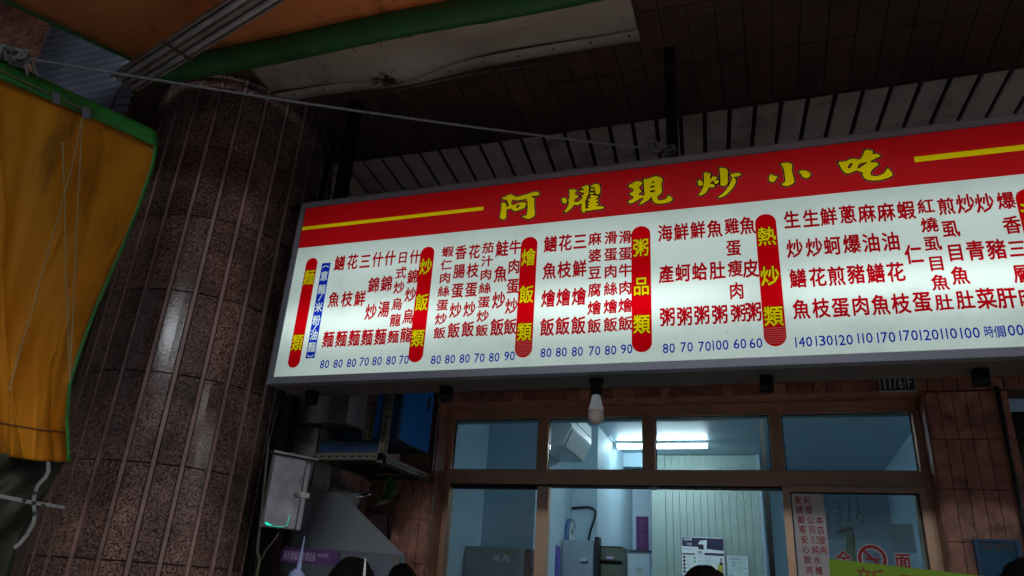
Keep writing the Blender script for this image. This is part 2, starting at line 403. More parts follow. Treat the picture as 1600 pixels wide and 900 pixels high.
# ---- beam over the arcade with brown tiled soffit
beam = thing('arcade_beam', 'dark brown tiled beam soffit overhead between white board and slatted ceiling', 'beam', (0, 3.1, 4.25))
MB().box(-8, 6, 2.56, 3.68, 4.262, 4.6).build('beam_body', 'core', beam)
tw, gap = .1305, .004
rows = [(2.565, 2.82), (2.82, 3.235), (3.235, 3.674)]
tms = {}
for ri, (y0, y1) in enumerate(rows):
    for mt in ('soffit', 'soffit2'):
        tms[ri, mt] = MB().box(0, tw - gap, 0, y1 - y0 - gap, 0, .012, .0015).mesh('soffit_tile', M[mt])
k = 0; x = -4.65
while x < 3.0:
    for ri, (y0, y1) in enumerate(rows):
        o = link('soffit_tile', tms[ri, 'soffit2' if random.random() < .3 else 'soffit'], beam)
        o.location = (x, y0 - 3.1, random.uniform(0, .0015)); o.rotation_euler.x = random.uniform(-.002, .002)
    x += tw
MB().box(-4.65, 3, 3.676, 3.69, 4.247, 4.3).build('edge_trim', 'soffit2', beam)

# ---- slatted ceiling behind the beam
sc = thing('slatted_ceiling', 'cream slatted ceiling with black gaps above the lit menu board', 'ceiling', (0, 3.73, 4.28))
MB().box(-6, 4.5, 3.695, 4.19, 4.31, 4.33).build('backing', 'black', sc)
sm_ = MB().box(-.0585, .0585, 0, .70, 0, .022, .002).mesh('slat', M['slat'])
for k in range(-32, 30):
    xg = -.198 + .1425 * k + .07125
    if xg < -5.2: continue
    o = link('slat', sm_, sc); o.location = (xg + .005, -.10, 0); o.rotation_euler.z = R(4.4)
# the far ends are cut by the wall of the shop
# ---- shop wall
wall = thing('shop_wall', 'red brown tiled shop front wall around the bronze window', 'wall', (0, 4.2, 0))
def backing(x0, x1, z0, z1, n='wall_body'): MB().box(x0, x1, 4.207, 4.50, z0, z1).build(n, 'grout', wall)
backing(-8, 6, 2.722, 4.9); backing(-2.165, -1.935, 0, 2.722); backing(.80, 1.165, 0, 2.722)
backing(2.6, 6, 0, 2.722); backing(-8, -2.75, 0, 2.722); backing(1.165, 2.6, 0, 1.2)
tl = {c: MB().box(0, .0645, 0, .012, 0, .241, .0012).mesh('tile', M[c]) for c in ('tile', 'tile2', 'tile3')}
th = {c: MB().box(0, .0645, 0, .02, 0, .06, .0012).mesh('header_tile', M[c]) for c in ('tile', 'tile3')}
def tiles(x0, x1, z0, z1, top=False):
    n = max(1, round((x1 - x0) / .067)); st = (x1 - x0) / n
    z = z1
    while z > z0 + .05:
        for i in range(n):
            o = link('tile', tl[random.choice(['tile', 'tile', 'tile2'])], wall)
            o.location = (x0 + i * st + .001, -.006 + random.uniform(-.0012, .0012), z - .243); o.scale.x = (st - .0025) / .0645
            o.rotation_euler.z = random.uniform(-.006, .006)
        z -= .2445
tiles(.795, 1.165, 1.2, 2.687); tiles(-2.165, -1.93, 1.2, 2.72)
for i in range(int((2.6 + 1.93) / .0685)):
    o = link('header_tile', th['tile3' if random.random() < .5 else 'tile'], wall)
    o.location = (-1.925 + i * .0685, -.014 + random.uniform(-.002, .002), 2.694 + random.uniform(-.001, .001)); o.rotation_euler.z = random.uniform(-.03, .03); o.rotation_euler.x = random.uniform(-.04, .04)
MB().box(-1.93, 2.6, 4.195, 4.21, 2.756, 3.0).build('header_band', 'tile2', wall)
MB().box(-1.93, .79, 4.212, 4.40, 2.70, 2.72).build('reveal_top', 'tile2', wall)
MB().box(.785, .799, 4.2, 4.40, 0, 2.70).build('reveal_side', 'tile2', wall); MB().box(-1.936, -1.922, 4.2, 4.40, 0, 2.70).build('reveal_side', 'tile2', wall)
# house number plate
pl = thing('number_plate', 'small black house number plate on tiles above the right of the window', 'number plate', (.68, 4.17, 2.70))
MB().box(.592, .752, 4.165, 4.178, 2.692, 2.775).build('plate', 'dark', pl)
fr = MB(); fr.box(.588, .756, 4.162, 4.17, 2.687, 2.692).box(.588, .592, 4.162, 4.17, 2.692, 2.775).box(.752, .756, 4.162, 4.17, 2.692, 2.775).box(.706, .709, 4.162, 4.17, 2.692, 2.775)
fr.build('rim', 'grey', pl)
t = MB()
for ch, x in zip('1176', (.613, .638, .662, .688)): put(t, ch, x, 2.733, .012 if ch == '1' else .018, .06, 4.1635)
put(t, 'F', .73, 2.735, .018, .05, 4.1635); t.build('numerals', 'inkwhite', pl)
# right-hand dark opening with a pale green lamp-like board
ob = thing('shop_opening_back', 'dark recess beyond the tiled wall at the right edge', 'wall', (1.9, 5, 0))
MB().box(1.2, 2.6, 4.9, 5.0, 0, 2.75).build('back_panel', 'dark', ob); MB().box(1.17, 1.2, 4.5, 5, 0, 2.72).build('side_panel', 'dark', ob)
gb = thing('green_bag', 'pale green rounded bag hanging in the dark opening at right edge', 'bag', (1.35, 4.45, 2.25))
def gbf(s, t):
    a = 2 * math.pi * s; r = .17 * math.sin(math.pi * min(1, max(.02, t * .9 + .08))) ** .55
    return (1.375 + 1.1 * r * math.cos(a), 4.45 + .6 * r * math.sin(a), 2.53 - .33 * t + .01 * math.sin(5 * a))
MB().grid(gbf, 24, 12).build('bag_body', plain('pale_green_plastic', (.22, .30, .20), .4), gb, True)

# ---- sign: the lit menu box
SX0, SX1, SZ0, SZ1, SY, SD = -2.33, 2.75, 2.487, 3.517, 3.0, .25
sg = thing('menu_lightbox', 'long lit menu board in red and white hanging under the arcade', 'menu board', (0, 3.1, SZ0))
MB().box(SX0 + .004, SX1 - .004, SY + .035, SY + SD, SZ0 + .003, SZ1 - .003, .004).build('casing', 'casing', sg)
for nm, b in (('frame_rail', (SX0, SX1, SY - .006, SY + .045, SZ1 - .034, SZ1)), ('frame_rail', (SX0, SX1, SY - .006, SY + .045, SZ0, SZ0 + .036)),
              ('frame_rail', (SX0, SX0 + .03, SY - .005, SY + .045, SZ0 + .037, SZ1 - .035)), ('frame_rail', (SX1 - .03, SX1, SY - .005, SY + .045, SZ0 + .037, SZ1 - .035))):
    MB().box(*b, .002).build(nm, 'alu', sg)
x0, x1 = SX0 + .031, SX1 - .031
MB().box(x0, x1, SY + .002, SY + .03, SZ0 + .037, 3.2395).build('white_face', 'signwhite', sg)
MB().box(x0, x1, SY + .002, SY + .03, 3.24, SZ1 - .035).build('red_band', 'signred', sg)
Yp = SY + .0012
MB().box(x0, -1.25, Yp, Yp + .0006, 3.348, 3.368).build('yellow_line', 'signyellow', sg)
MB().box(.675, x1, Yp, Yp + .0006, 3.348, 3.374).build('yellow_line', 'signyellow', sg)
def wx(u, v): p = PY(u, v, SY); return p[0], p[2]
# red capsules with yellow headings
CAPS = [(-2.197, [('麵', 3.06), ('類', 2.70)], .031, .064), (-1.530, [('炒', 3.063), ('飯', 2.872), ('類', 2.688)], .034, .066), (-.999, [('燴', 3.064), ('飯', 2.874), ('類', 2.69)], .0365, .068),
        (-.4695, [('粥', 3.063), ('品', 2.874), ('類', 2.695)], .0385, .072), (.0675, [('熱', 3.064), ('炒', 2.878), ('類', 2.698)], .0385, .075), (1.042, [('湯', 3.064), ('品', 2.878), ('類', 2.698)], .0385, .075),
        (1.85, [('飲', 3.06), ('料', 2.88), ('類', 2.70)], .0385, .075)]
CAPS = CAPS[:6]
for ci, (cx, rows_, hw, cw) in enumerate(CAPS):
    hw *= 1.12; mb = MB(); n = 14; zt, zb = 3.172 - hw, 2.568 + hw
    vs = [(cx + hw * math.cos(math.pi * k / n), Yp, zt + hw * math.sin(math.pi * k / n)) for k in range(n + 1)] + [(cx - hw * math.cos(math.pi * k / n), Yp, zb - hw * math.sin(math.pi * k / n)) for k in range(n + 1)]
    mb.add(vs, [tuple(range(len(vs)))[::-1]]); cp = mb.build('capsule', 'capred', sg)
    for ch, z in rows_:
        ol = MB(); tx = MB(); put(ol, ch, cx, z, cw * .96, .086, Yp - .0006, .046); put(tx, ch, cx, z, cw * .96, .086, Yp - .0012, .021)
        sub(cp, ol.build('character_outline', 'signblack')); sub(cp, tx.build('heading_character', 'capyellow'))
    if ci in (2, 4):                                # the film of these two is striped at its foot
        st = MB()
        for q in range(8):
            z = 2.645 - q * .0092; hh = hw if z > zb else math.sqrt(max(1e-6, hw * hw - (zb - z) ** 2))
            st.box(cx - hh + .002, cx + hh - .002, Yp - .0004, Yp - .0002, z, z + .0026)
        sub(cp, st.build('pale_stripes', 'signpink'))
# blue strip
bx = -2.1075
bs = MB().box(bx - .0255, bx + .0255, Yp, Yp + .0006, 2.614, 3.135).build('blue_strip', 'signblue', sg)
t = MB()
for ch, z in zip('意麵米粉油麵', (3.06, 2.985, 2.885, 2.815, 2.735, 2.672)): put(t, ch, bx, z, .042, .052, Yp - .0006, .026)
for z in (2.938, 2.776): t.add([(bx - .012, Yp - .0006, z - .017), (bx - .007, Yp - .0006, z - .019), (bx + .012, Yp - .0006, z + .017), (bx + .007, Yp - .0006, z + .019)], [(0, 1, 2, 3)])
for z0, sgn in ((3.105, 1), (2.634, -1)):
    pts = [(bx + .018 * math.cos(R(a)), Yp - .0006, z0 + sgn * .012 * math.sin(R(a))) for a in range(15, 166, 15)]; t.ribbon(pts, .005, (0, 1, 0))
sub(bs, t.build('strip_lettering', 'stripewhite'))
# dishes: text, and the pixel of each character in the photograph
MENU = [
 ('鱔魚麵', [(530, 411), (521, 468), (514, 530)]), ('花枝麵', [(550, 409), (542, 467), (534, 529)]), ('三鮮麵', [(570, 408), (562, 466), (554, 528)]),
 ('什錦炒麵', [(590, 405), (583, 445), (580, 487), (574, 527)]), ('什錦湯麵', [(609, 403), (603, 443), (600, 483), (595, 526)]),
 ('日式炒烏龍麵', [(629, 402), (626, 426), (623, 449), (620, 475), (618, 500), (615, 526)]), ('什錦炒烏龍', [(648, 401), (645, 432), (641, 460), (638, 494), (634, 523)]),
 ('蝦仁肉絲蛋炒飯', 7, (699, 393), (687, 520)), ('香腸蛋炒飯', 5, (720, 394), (709, 516)), ('花枝蛋炒飯', 5, (741, 393), (731, 514)), ('茄汁肉絲蛋炒飯', 7, (762, 387), (753, 516)),
 ('鮭魚炒飯', 4, (784, 388), (777, 511)), ('牛肉蛋炒飯', 5, (805, 386), (797, 510)),
 ('鱔魚燴飯', 4, (860, 381), (855, 511)), ('花枝燴飯', 4, (883, 379), (879, 509)), ('三鮮燴飯', 4, (906, 377), (904, 508)), ('麻婆豆腐燴飯', 6, (929, 373), (929, 509)),
 ('滑蛋肉絲燴飯', 6, (954, 371), (954, 507)), ('滑蛋牛肉燴飯', 6, (977, 370), (977, 505)),
 ('海產粥', [(1039, 364), (1041, 428), (1043, 495)]), ('鮮蚵粥', [(1064, 362), (1067, 426), (1070, 494)]), ('鮮蛤粥', [(1090, 359), (1093, 424), (1097, 492)]), ('魚肚粥', [(1116, 357), (1121, 422), (1125, 491)]),
 ('雞蛋瘦肉粥', [(1143, 353), (1146, 387), (1149, 419), (1151, 454), (1154, 489)]), ('魚皮粥', [(1168, 352), (1173, 419), (1177, 487)]),
 ('生炒鱔魚', 4, (1237, 343), (1252, 483)), ('生炒花枝', 4, (1267, 341), (1283, 481)), ('鮮蚵煎蛋', 4, (1294, 338), (1314, 480)), ('蔥爆豬肉', 4, (1324, 335), (1345, 477)),
 ('麻油鱔魚', 4, (1354, 333), (1376, 476)), ('麻油花枝', 4, (1384, 331), (1408, 474)), ('蝦仁蛋', [(1415, 328), (1428, 397), (1441, 471)]),
 ('紅燒虱目魚肚', [(1446, 322), (1452, 351), (1457, 380), (1463, 411), (1469, 441), (1476, 472)]), ('煎虱目魚肚', [(1478, 322), (1485, 357), (1493, 394), (1500, 430), (1509, 468)]),
 ('炒青菜', [(1508, 318), (1524, 391), (1542, 466)]), ('炒豬肝', [(1537, 317), (1558, 389), (1574, 465)]), ('爆香三層肉', [(1572, 313), (1582, 351), (1590, 388), (1597, 427), (1605, 463)])]
for row in MENU:
    txt = row[0]
    if isinstance(row[1], int):
        a, b = wx(*row[2]), wx(*row[3]); P = [(a[0] + (b[0] - a[0]) * i / (row[1] - 1), a[1] + (b[1] - a[1]) * i / (row[1] - 1)) for i in range(row[1])]
    else: P = [wx(*q) for q in row[1]]
    xm = sum(p[0] for p in P) / len(P); n = len(txt); h = {3: .082, 4: .082, 5: .074, 6: .064, 7: .056}[n]
    w = .058 if n > 4 else .062
    if row[1:] and P[0][0] < -1.5: w = .056 if n > 4 else .060
    for ch, (x, z) in zip(txt, P): t = MB(); put(t, ch, xm * .5 + x * .5, z, w, h, Yp, .030); t.build('dish_character', 'signtext', sg)
PR = [('80', 507, 569), ('80', 528, 568), ('80', 549, 567), ('70', 569, 565), ('80', 589, 564), ('80', 611, 563), ('70', 631, 562),
      ('80', 681, 562), ('80', 703, 561), ('80', 726, 560), ('70', 749, 559), ('80', 772, 558), ('90', 796, 556),
      ('80', 853, 551), ('80', 877, 550), ('80', 902, 549), ('70', 929, 548), ('80', 954, 547), ('90', 979, 545),
      ('80', 1045, 544), ('70', 1073, 542), ('70', 1101, 541), ('100', 1125, 539), ('60', 1156, 537), ('60', 1181, 536),
      ('140', 1255, 534), ('130', 1287, 532), ('120', 1318, 531), ('110', 1351, 528), ('170', 1384, 527), ('170', 1419, 524), ('120', 1451, 523), ('110', 1482, 521), ('100', 1515, 520), ('100', 1583, 516)]
for s_, u, v in PR: t = MB(); x, z = wx(u, v); word(t, s_, x, z, .0225, .042, Yp, .2, .02); t.build('price_number', 'signblue', sg)
for ch, u in (('時', 1545), ('價', 1561)): t = MB(); x, z = wx(u, 518); put(t, ch, x, z, .03, .046, Yp, .016); t.build('price_character', 'signblue', sg)
# title, traced brush characters
TITLE = [((770, 290, 15), [[(200,290),(290,270),(380,205),(470,215),(525,265),(600,260),(900,170),(990,140),(1065,150),(1105,200),(1060,235),(960,240),(885,262),(985,300),(970,380),(975,600),(995,660),(970,720),(900,765),(830,785),(750,762),(675,715),(760,708),(812,690),(820,300),(700,330),(600,350),(540,345),(480,325),(440,360),(430,420),(450,458),(540,440),(680,380),(790,410),(790,440),(745,480),(775,510),(650,560),(540,600),(480,592),(440,540),(315,545),(318,740),(290,785),(235,798),(180,775),(163,740),(205,560),(198,400),(250,398),(328,430),(312,485),(330,500),(370,482),(385,462),(350,400),(338,330),(240,325)], [(545,490),(590,450),(640,440),(620,490),(580,530),(555,520)]]),
 ((868, 280, 15), [[(150,440),(210,435),(275,470),(270,540),(220,575),(165,550),(145,500)]]),
 ((868, 280, 15), [[(308,250),(400,235),(490,250),(495,280),(462,310),(458,375),(565,388),(500,440),(442,480),(437,530),(520,540),(600,480),(655,430),(595,405),(660,360),(690,330),(640,320),(630,305),(560,295),(580,265),(670,260),(670,230),(590,210),(640,180),(720,140),(790,160),(778,250),(770,370),(748,400),(705,400),(745,440),(685,510),(702,540),(698,680),(710,740),(670,788),(632,770),(610,720),(612,600),(602,562),(560,595),(490,612),(432,592),(410,640),(360,700),(270,768),(195,782),(250,710),(300,620),(320,520),(288,485),(328,450),(330,290)]]),
 ((868, 280, 15), [[(810,185),(880,130),(940,102),(1050,140),(1050,310),(1020,355),(935,360),(925,200),(890,185),(840,195)]]),
 ((868, 280, 15), [[(800,240),(850,222),(918,232),(912,258),(850,275)]]), ((868, 280, 15), [[(790,325),(850,312),(925,328),(885,348),(795,348)]]),
 ((868, 280, 15), [[(800,382),(880,368),(1038,415),(920,460),(1000,488),(1000,512),(930,548),(1022,575),(1000,602),(930,640),(1110,630),(1142,665),(1090,702),(900,712),(760,748),(702,725),(708,695),(800,680),(735,635),(805,610),(745,560),(825,530),(730,490),(825,450),(832,420)]]),
 ((972, 268, 15), [[(130,340),(250,270),(340,218),(482,250),(470,300),(400,350),(402,410),(472,460),(390,520),(387,558),(450,550),(510,580),(532,550),(517,400),(510,250),(493,180),(620,170),(770,108),(860,120),(972,180),(927,250),(922,350),(940,450),(910,530),(840,560),(822,620),(850,680),(950,670),(1050,640),(1080,548),(1150,600),(1198,660),(1150,702),(1000,748),(820,758),(740,722),(705,650),(695,575),(640,650),(540,722),(415,782),(408,760),(460,690),(520,630),(450,612),(380,660),(280,722),(200,748),(150,732),(143,700),(270,630),(265,578),(155,540),(265,460),(270,410),(180,380)], [(660,280),(760,215),(766,265)], [(650,345),(772,328),(766,362),(665,388)], [(650,455),(765,420),(772,482),(655,492)]]),
 ((1080, 255, 15), [[(165,375),(278,440),(270,520),(200,542),(148,490)]]),
 ((1080, 255, 15), [[(283,230),(370,212),(467,255),(442,320),(440,405),(488,330),(495,308),(622,325),(612,350),(562,380),(572,402),(655,400),(630,472),(580,492),(533,460),(535,410),(500,412),(442,465),(450,490),(520,490),(562,535),(520,572),(412,562),(390,620),(340,702),(260,748),(172,762),(180,732),(250,640),(290,540),(300,400),(300,270)]]),
 ((1080, 255, 15), [[(657,110),(750,102),(862,150),(852,300),(857,490),(800,522),(730,543),(678,510),(690,400),(670,200)]]),
 ((1080, 255, 15), [[(902,265),(1050,228),(1130,230),(1172,260),(1130,305),(1000,325),(975,322),(1052,380),(1045,460),(980,580),(860,712),(740,792),(640,812),(625,798),(760,700),(870,560),(930,440),(965,322),(930,305)]]),
 ((1190, 245, 15), [[(432,165),(600,132),(690,158),(727,200),(707,260),(712,350),(772,570),(762,610),(700,650),(600,692),(520,677),(445,640),(550,610),(555,500),(520,280),(480,210)]]),
 ((1190, 245, 15), [[(188,430),(230,412),(310,460),(392,447),(340,510),(310,572),(250,602),(198,580),(163,530)]]), ((1190, 245, 15), [[(860,345),(930,322),(1020,322),(1100,353),(1158,410),(1120,472),(1060,508),(1000,492),(948,460),(928,400)]]),
 ((1300, 228, 12.857), [[(115,320),(270,315),(380,258),(460,258),(560,285),(620,200),(660,78),(770,82),(838,115),(790,180),(870,152),(972,185),(962,215),(830,272),(745,328),(900,330),(938,365),(912,400),(820,460),(765,550),(790,598),(880,612),(1000,582),(1070,532),(1110,440),(1170,490),(1228,570),(1190,612),(1080,662),(900,698),(740,692),(660,662),(613,600),(618,530),(550,515),(500,485),(400,532),(300,562),(228,520),(158,400)], [(310,400),(412,322),(402,412),(330,467)], [(505,452),(550,345),(645,342),(700,312),(712,325),(640,390),(525,463)]])]
TG = {}; e = 0
for (ox, oy, k), polys in TITLE:
    ye, bk, hl = TG.setdefault(ox, (MB(), MB(), MB()))
    tw_ = lambda x, y, d=0: Vector(PY(ox + x / k, oy + y / k, SY)) + Vector((0, Yp - SY - .0018 + d, 0))
    ye.add(*polyfill(polys, tw_))
    for mbx, wd, d0 in ((bk, .0095, .0008), (hl, .0135, .0013)):
        for P in polys:
            for i in range(len(P)):
                a, b = tw_(*P[i], d0), tw_(*P[(i + 1) % len(P)], d0); e += 1; q = (e % 7) * 2e-5; a.y += q; b.y += q
                d = (b - a).normalized(); s_ = Vector((-d.z, 0, d.x)) * wd / 2
                mbx.quad(a - s_, b - s_, b + s_, a + s_)
                n = 8; mbx.add([a + Vector((math.cos(2 * math.pi * j / n) * wd / 2, 1e-5, math.sin(2 * math.pi * j / n) * wd / 2)) for j in range(n)], [tuple(range(n))])
for ye, bk, hl in TG.values():
    o = ye.build('title_character', 'signyellow', sg); sub(o, bk.build('outline', 'signblack')); sub(o, hl.build('halo', 'signpink'))
# hangers and stubs
for x in (-.318, -2.155): MB().box(x - .006 - .028, x - .006 + .022, 3.09, 3.14, SZ1 - .002, 4.249).box(x - .034, x - .030, 3.07, 3.09, SZ1, 4.24).build('hanger_post', 'blackmetal', sg)
MB().box(-2.6, -2.12, 3.10, 3.12, 3.545, 3.575).build('hanger_stay', 'blackmetal', sg)
for x in (-2.165, -1.425, .022, .80, 1.75): MB().box(x - .026, x + .026, 3.13, 3.18, 2.425, SZ0 + .004, .003).build('bracket_stub', 'blackmetal', sg)

# ---- bulb under the sign
lb = thing('light_bulb', 'unlit white bulb in a black socket under the menu board', 'light bulb', (-.69, 3.12, 2.3))
c = (-.69, 3.12, 0)
MB().lathe(c, [(.001, 2.487), (.034, 2.487), (.034, 2.478), (.026, 2.472), (.026, 2.425), (.021, 2.42), (.001, 2.42)], 24).build('socket', 'blackmetal', lb, True)
hs = MB(); n = 48
for z, r in ((2.419, .016), (2.41, .0195), (2.375, .026), (2.352, .0305)): pass
vs = []; zz_ = [(2.42, .015), (2.405, .0195), (2.375, .026), (2.353, .0315), (2.35, .031)]
for z, r in zz_:
    for k in range(n): a = 2 * math.pi * k / n; rr = r * (1 + (.07 if k % 4 < 2 else -.05)); vs.append((c[0] + rr * math.cos(a), c[1] + rr * math.sin(a), z))
hs.add(vs, [(i * n + k, i * n + (k + 1) % n, (i + 1) * n + (k + 1) % n, (i + 1) * n + k) for i in range(len(zz_) - 1) for k in range(n)])
hs.build('heat_sink', 'white', lb)
MB().lathe(c, [(.0305, 2.349), (.034, 2.335), (.0345, 2.323), (.031, 2.308), (.022, 2.297), (.010, 2.292), (.0005, 2.291)], 28).build('globe', 'bulbg', lb, True)

# ---- white ceiling board with nest
wb = thing('ceiling_board', 'stained white ceiling board with rusty hole under the dark beam', 'ceiling board', (-1.5, 2.75, 4.19))
def bump_b(x, y):                                    # buckled sheet
    return -.075 * math.exp(-((x + 1.72) / .26) ** 2 - ((y - 2.83) / .10) ** 2) + .012 * math.sin(x * 4.2) - .045 * math.exp(-((x + 1.15) / .3) ** 2 - ((y - 2.66) / .1) ** 2)
def wbf(s, t):
    x = -2.585 + (2.585 - .452) * s; y = 2.545 + (2.862 - 2.545) * t
    if s < .14: y = 2.545 + (2.862 - 2.545) * t
    return (x, y, 4.205 + bump_b(x, y))
mb = MB(); nu, nv = 80, 14
mb.grid(wbf, nu, nv); hx, hy = -1.80, 2.835
mb.f = [f for f in mb.f if ((sum(mb.v[i][0] for i in f) / 4 - hx) / .055) ** 2 + ((sum(mb.v[i][1] for i in f) / 4 - hy) / .03) ** 2 > 1]
mb.build('board', 'board', wb, True, .008)
def wsf(s, t): x = -2.585 + 2.133 * s; y = 2.866 + .075 * t; return (x, y, 4.198 + .4 * bump_b(x, 2.85))
MB().grid(wsf, 60, 2).build('edge_strip', 'board', wb, True, .008)
for i in range(11):
    x = -2.45 + i * .195; lbz = 4.199 + .4 * bump_b(x, 2.85)
    MB().lathe((x, 2.90 + random.uniform(-.01, .01), lbz - .008), [(.0005, -.002), (.006, -.001), (.007, .002)], 8).build('screw', 'rust', wb)
nst = MB()
for i in range(420):
    a = random.uniform(0, 6.28); r = random.uniform(0, 1) ** .6
    p = Vector((hx + .075 * r * math.cos(a), hy + .045 * r * math.sin(a), 4.155 + random.uniform(-.03, .03))); d = Vector((random.uniform(-1, 1), random.uniform(-.6, .6), random.uniform(-.5, .4))).normalized() * random.uniform(.015, .05)
    nst.tube([p, p + d], .0018, 4, False)
tag(nst.build('bird_nest', 'rust'), 'rusty tuft of twigs poking through the hole in the white board', 'nest')['kind'] = 'stuff'
del bpy.data.objects['bird_nest']['kind']
# cobwebby crack lines along the board's street edge
ck = MB(); pts = []
for i in range(60):
    x = -2.5 + i * .031; pts.append((x, 2.60 + .012 * math.sin(i * .9) + random.uniform(-.006, .006), 4.192 + bump_b(x, 2.6)))
ck.tube(pts, .0022, 4)
for i in range(26):
    p = Vector(random.choice(pts)); d = Vector((random.uniform(-.03, .03), random.uniform(-.03, .03), random.uniform(-.03, 0))); ck.tube([p, p + d * .5, p + d], .0016, 4)
for i in range(4):
    x = random.choice([-2.28, -2.05, -1.9, -1.62]) ; ck.lathe((x, 2.61, 4.19), [(.001, -.008), (.012, -.004), (.009, .004), (.001, .008)], 7)
ck.build('crack', 'rust', wb)
# thin wire with a hook below the board
wi = MB(); wi.tube([Vector(PY(u, v, 2.98)) for u, v in ((612, 144), (640, 137), (700, 124), (760, 112), (810, 106), (838, 100), (850, 96))], .0022, 5)
tag(wi.build('loose_wire', 'strapw'), 'thin pale wire hanging below the white ceiling board', 'wire')
cl = thing('wire_clamp', 'small rusty metal strip holding the loose wire under the beam', 'bracket', tuple(PY(835, 102, 2.99)))
a, b = PY(815, 108, 3.0), PY(858, 95, 3.0)
MB().beam(a, b, .012, .01).build('strip', 'rust', cl); MB().beam(b, Vector(b) + Vector((.004, 0, -.03)), .006, .006, (0, 1, 0)).build('hook', 'strapw', cl)

# ---- awning over the street side
aw = thing('orange_awning', 'orange canvas awning with rolled green edge overhead', 'awning', (0, 2.45, 4.1))
def az(y): return 4.155 - (2.42 - y) * .05
def awf(s, t):
    y = 2.43 - 2.1 * t; xl = -3.08 - (2.43 - y) * .42; xr = 8.5; x = xl + (xr - xl) * s
    return (x, y, az(y) - .02 * math.sin(math.pi * s * 14) ** 2 * math.sin(math.pi * t) - .05 * math.sin(math.pi * min(1, t * 1.4)) * .5)
MB().grid(awf, 140, 24).build('canvas', 'orange', aw, True, .002)
rp = [(x, 2.468 + .004 * math.sin(x * 5), 4.125 + .005 * math.sin(x * 3)) for x in np.linspace(-3.05, 8.5, 90)]
MB().tube(rp, .068, 14).build('rolled_edge', 'green', aw, True)
MB().box(-3.08, 8.5, 2.41, 2.558, 4.226, 4.238).build('flashing', 'steeldull', aw)  # strip added to stop sky light leaking onto the column
ep = [awf(0, t) for t in np.linspace(0, 1, 24)]; MB().tube([Vector(p) for p in ep], .013, 8).build('side_hem', 'green', aw, True)
ep = [awf(s, 1) for s in np.linspace(0, 1, 40)]; MB().tube([Vector(p) for p in ep], .022, 8).build('front_hem', 'green', aw, True)
for x in (-2.9, -.6, 1.7, 4.0, 6.3): MB().beam((x, 2.5, 4.19), (x, .33, 4.085), .03, .03).build('awning_rib', 'steeldull', aw)

# ---- unlit fluorescent batten under the awning
ba = thing('tube_fixture', 'dusty unlit fluorescent batten hanging under the orange awning', 'light fixture', (-2.5, 2.1, 3.95))
a = Vector(PZ(192, 135, 3.96)); b = Vector(PZ(440, -22, 3.96)); d = (b - a); L = d.length; d.normalize(); b = a + d * (L + .25); sdv = d.cross(Vector((0, 0, 1))).normalized()
w_ = .075
def prof(o_, q, z): return [o_ + sdv * q[0] * w_ + Vector((0, 0, z + q[1] * w_)) for _ in (0,)][0]
hs = MB(); PRF = [(-.95, .1), (-.95, .45), (-.35, .45), (-.2, .8), (.2, .8), (.35, .45), (.95, .45), (.95, .1), (.85, .12), (.75, .35), (.25, .35), (.12, .05), (-.12, .05), (-.25, .35), (-.75, .35), (-.85, .12)]
vs = [prof(p, q, 0) for p in (a, b) for q in PRF]; n = len(PRF)
hs.add(vs, [(k, (k + 1) % n, n + (k + 1) % n, n + k) for k in range(n)] + [tuple(range(n)), tuple(range(n, 2 * n))[::-1]])
hs.build('housing', 'steeldull', ba)
for q in (-.5, .5):
    p1 = a + sdv * q * w_ + Vector((0, 0, .010)) + d * .02; p2 = b + sdv * q * w_ + Vector((0, 0, .010)) - d * .02
    MB().tube([p1, p2], .0135, 12).build('tube', plain('dusty_tube', (.42, .42, .44), .35), ba, True)
p = a + d * (L * .40); MB().beam(p - sdv * .08 - Vector((0, 0, .006)), p + sdv * .08 - Vector((0, 0, .006)), .012, .008).beam(p - sdv * .08 - Vector((0, 0, .006)), p - sdv * .08 + Vector((0, 0, .16)), .012, .006, d).build('strap', 'rust', ba)
wp = [a + Vector((-.0, -.0, .02)), a + Vector((-.04, .01, -.03)), a + Vector((-.045, .01, -.1)), a + Vector((-.03, 0, -.20))]
MB().tube(wp, .004, 6).build('lead_wire', 'cable', ba)

# ---- upper facade, corrugated sheet, upper left
uf = thing('upper_facade', 'brown tiled upper facade above the arcade at top left', 'facade', (0, 2.57, 4.27))
MB().box(-12, 6, 2.545, 2.56, 4.28, 9).build('facade_body', 'soffit2', uf)
fm = MB().box(0, .117, 0, .012, 0, .238, .002).mesh('facade_tile', M['tile2'])
for i in range(12):
    for j in range(5):
        o = link('facade_tile', fm, uf); o.location = (-5.2 + i * .12, -.045 + random.uniform(-.003, .003), .03 + j * .242); o.rotation_euler.z = random.uniform(-.02, .02)
cs = MB()
def csf(s, t): return (-4.02 + .86 * s, 2.46 + .011 * math.sin(t * 2 * math.pi * 24), 3.62 + 1.25 * t)
cs.grid(csf, 3, 24 * 6); o = cs.build('corrugated_sheet', 'shutter', None, True, .002)
tag(o, 'blue grey corrugated metal sheet behind the long rope at top left', 'metal sheet')
ds = MB().box(-3.50, -3.40, 2.5, 2.56, 3.3, 4.28).box(-6, -4.05, 2.5, 2.56, 3.3, 4.28).build('fascia_board', 'soffit')
tag(ds, 'dark brown boarding under the facade behind the orange tarpaulin', 'boarding')
for u, v, l in ((53, 28, .14), (64, 44, .12)):
    p = PY(u, v, 2.44); o = MB().box(p[0] - .012, p[0] + .018, 2.43, 2.45, p[2] - l, p[2], .003).build('metal_clip', 'tile3')
    tag(o, 'small reddish metal clip, %s of two on the dark wall by awning corner' % ('left' if u < 60 else 'right'), 'clip')

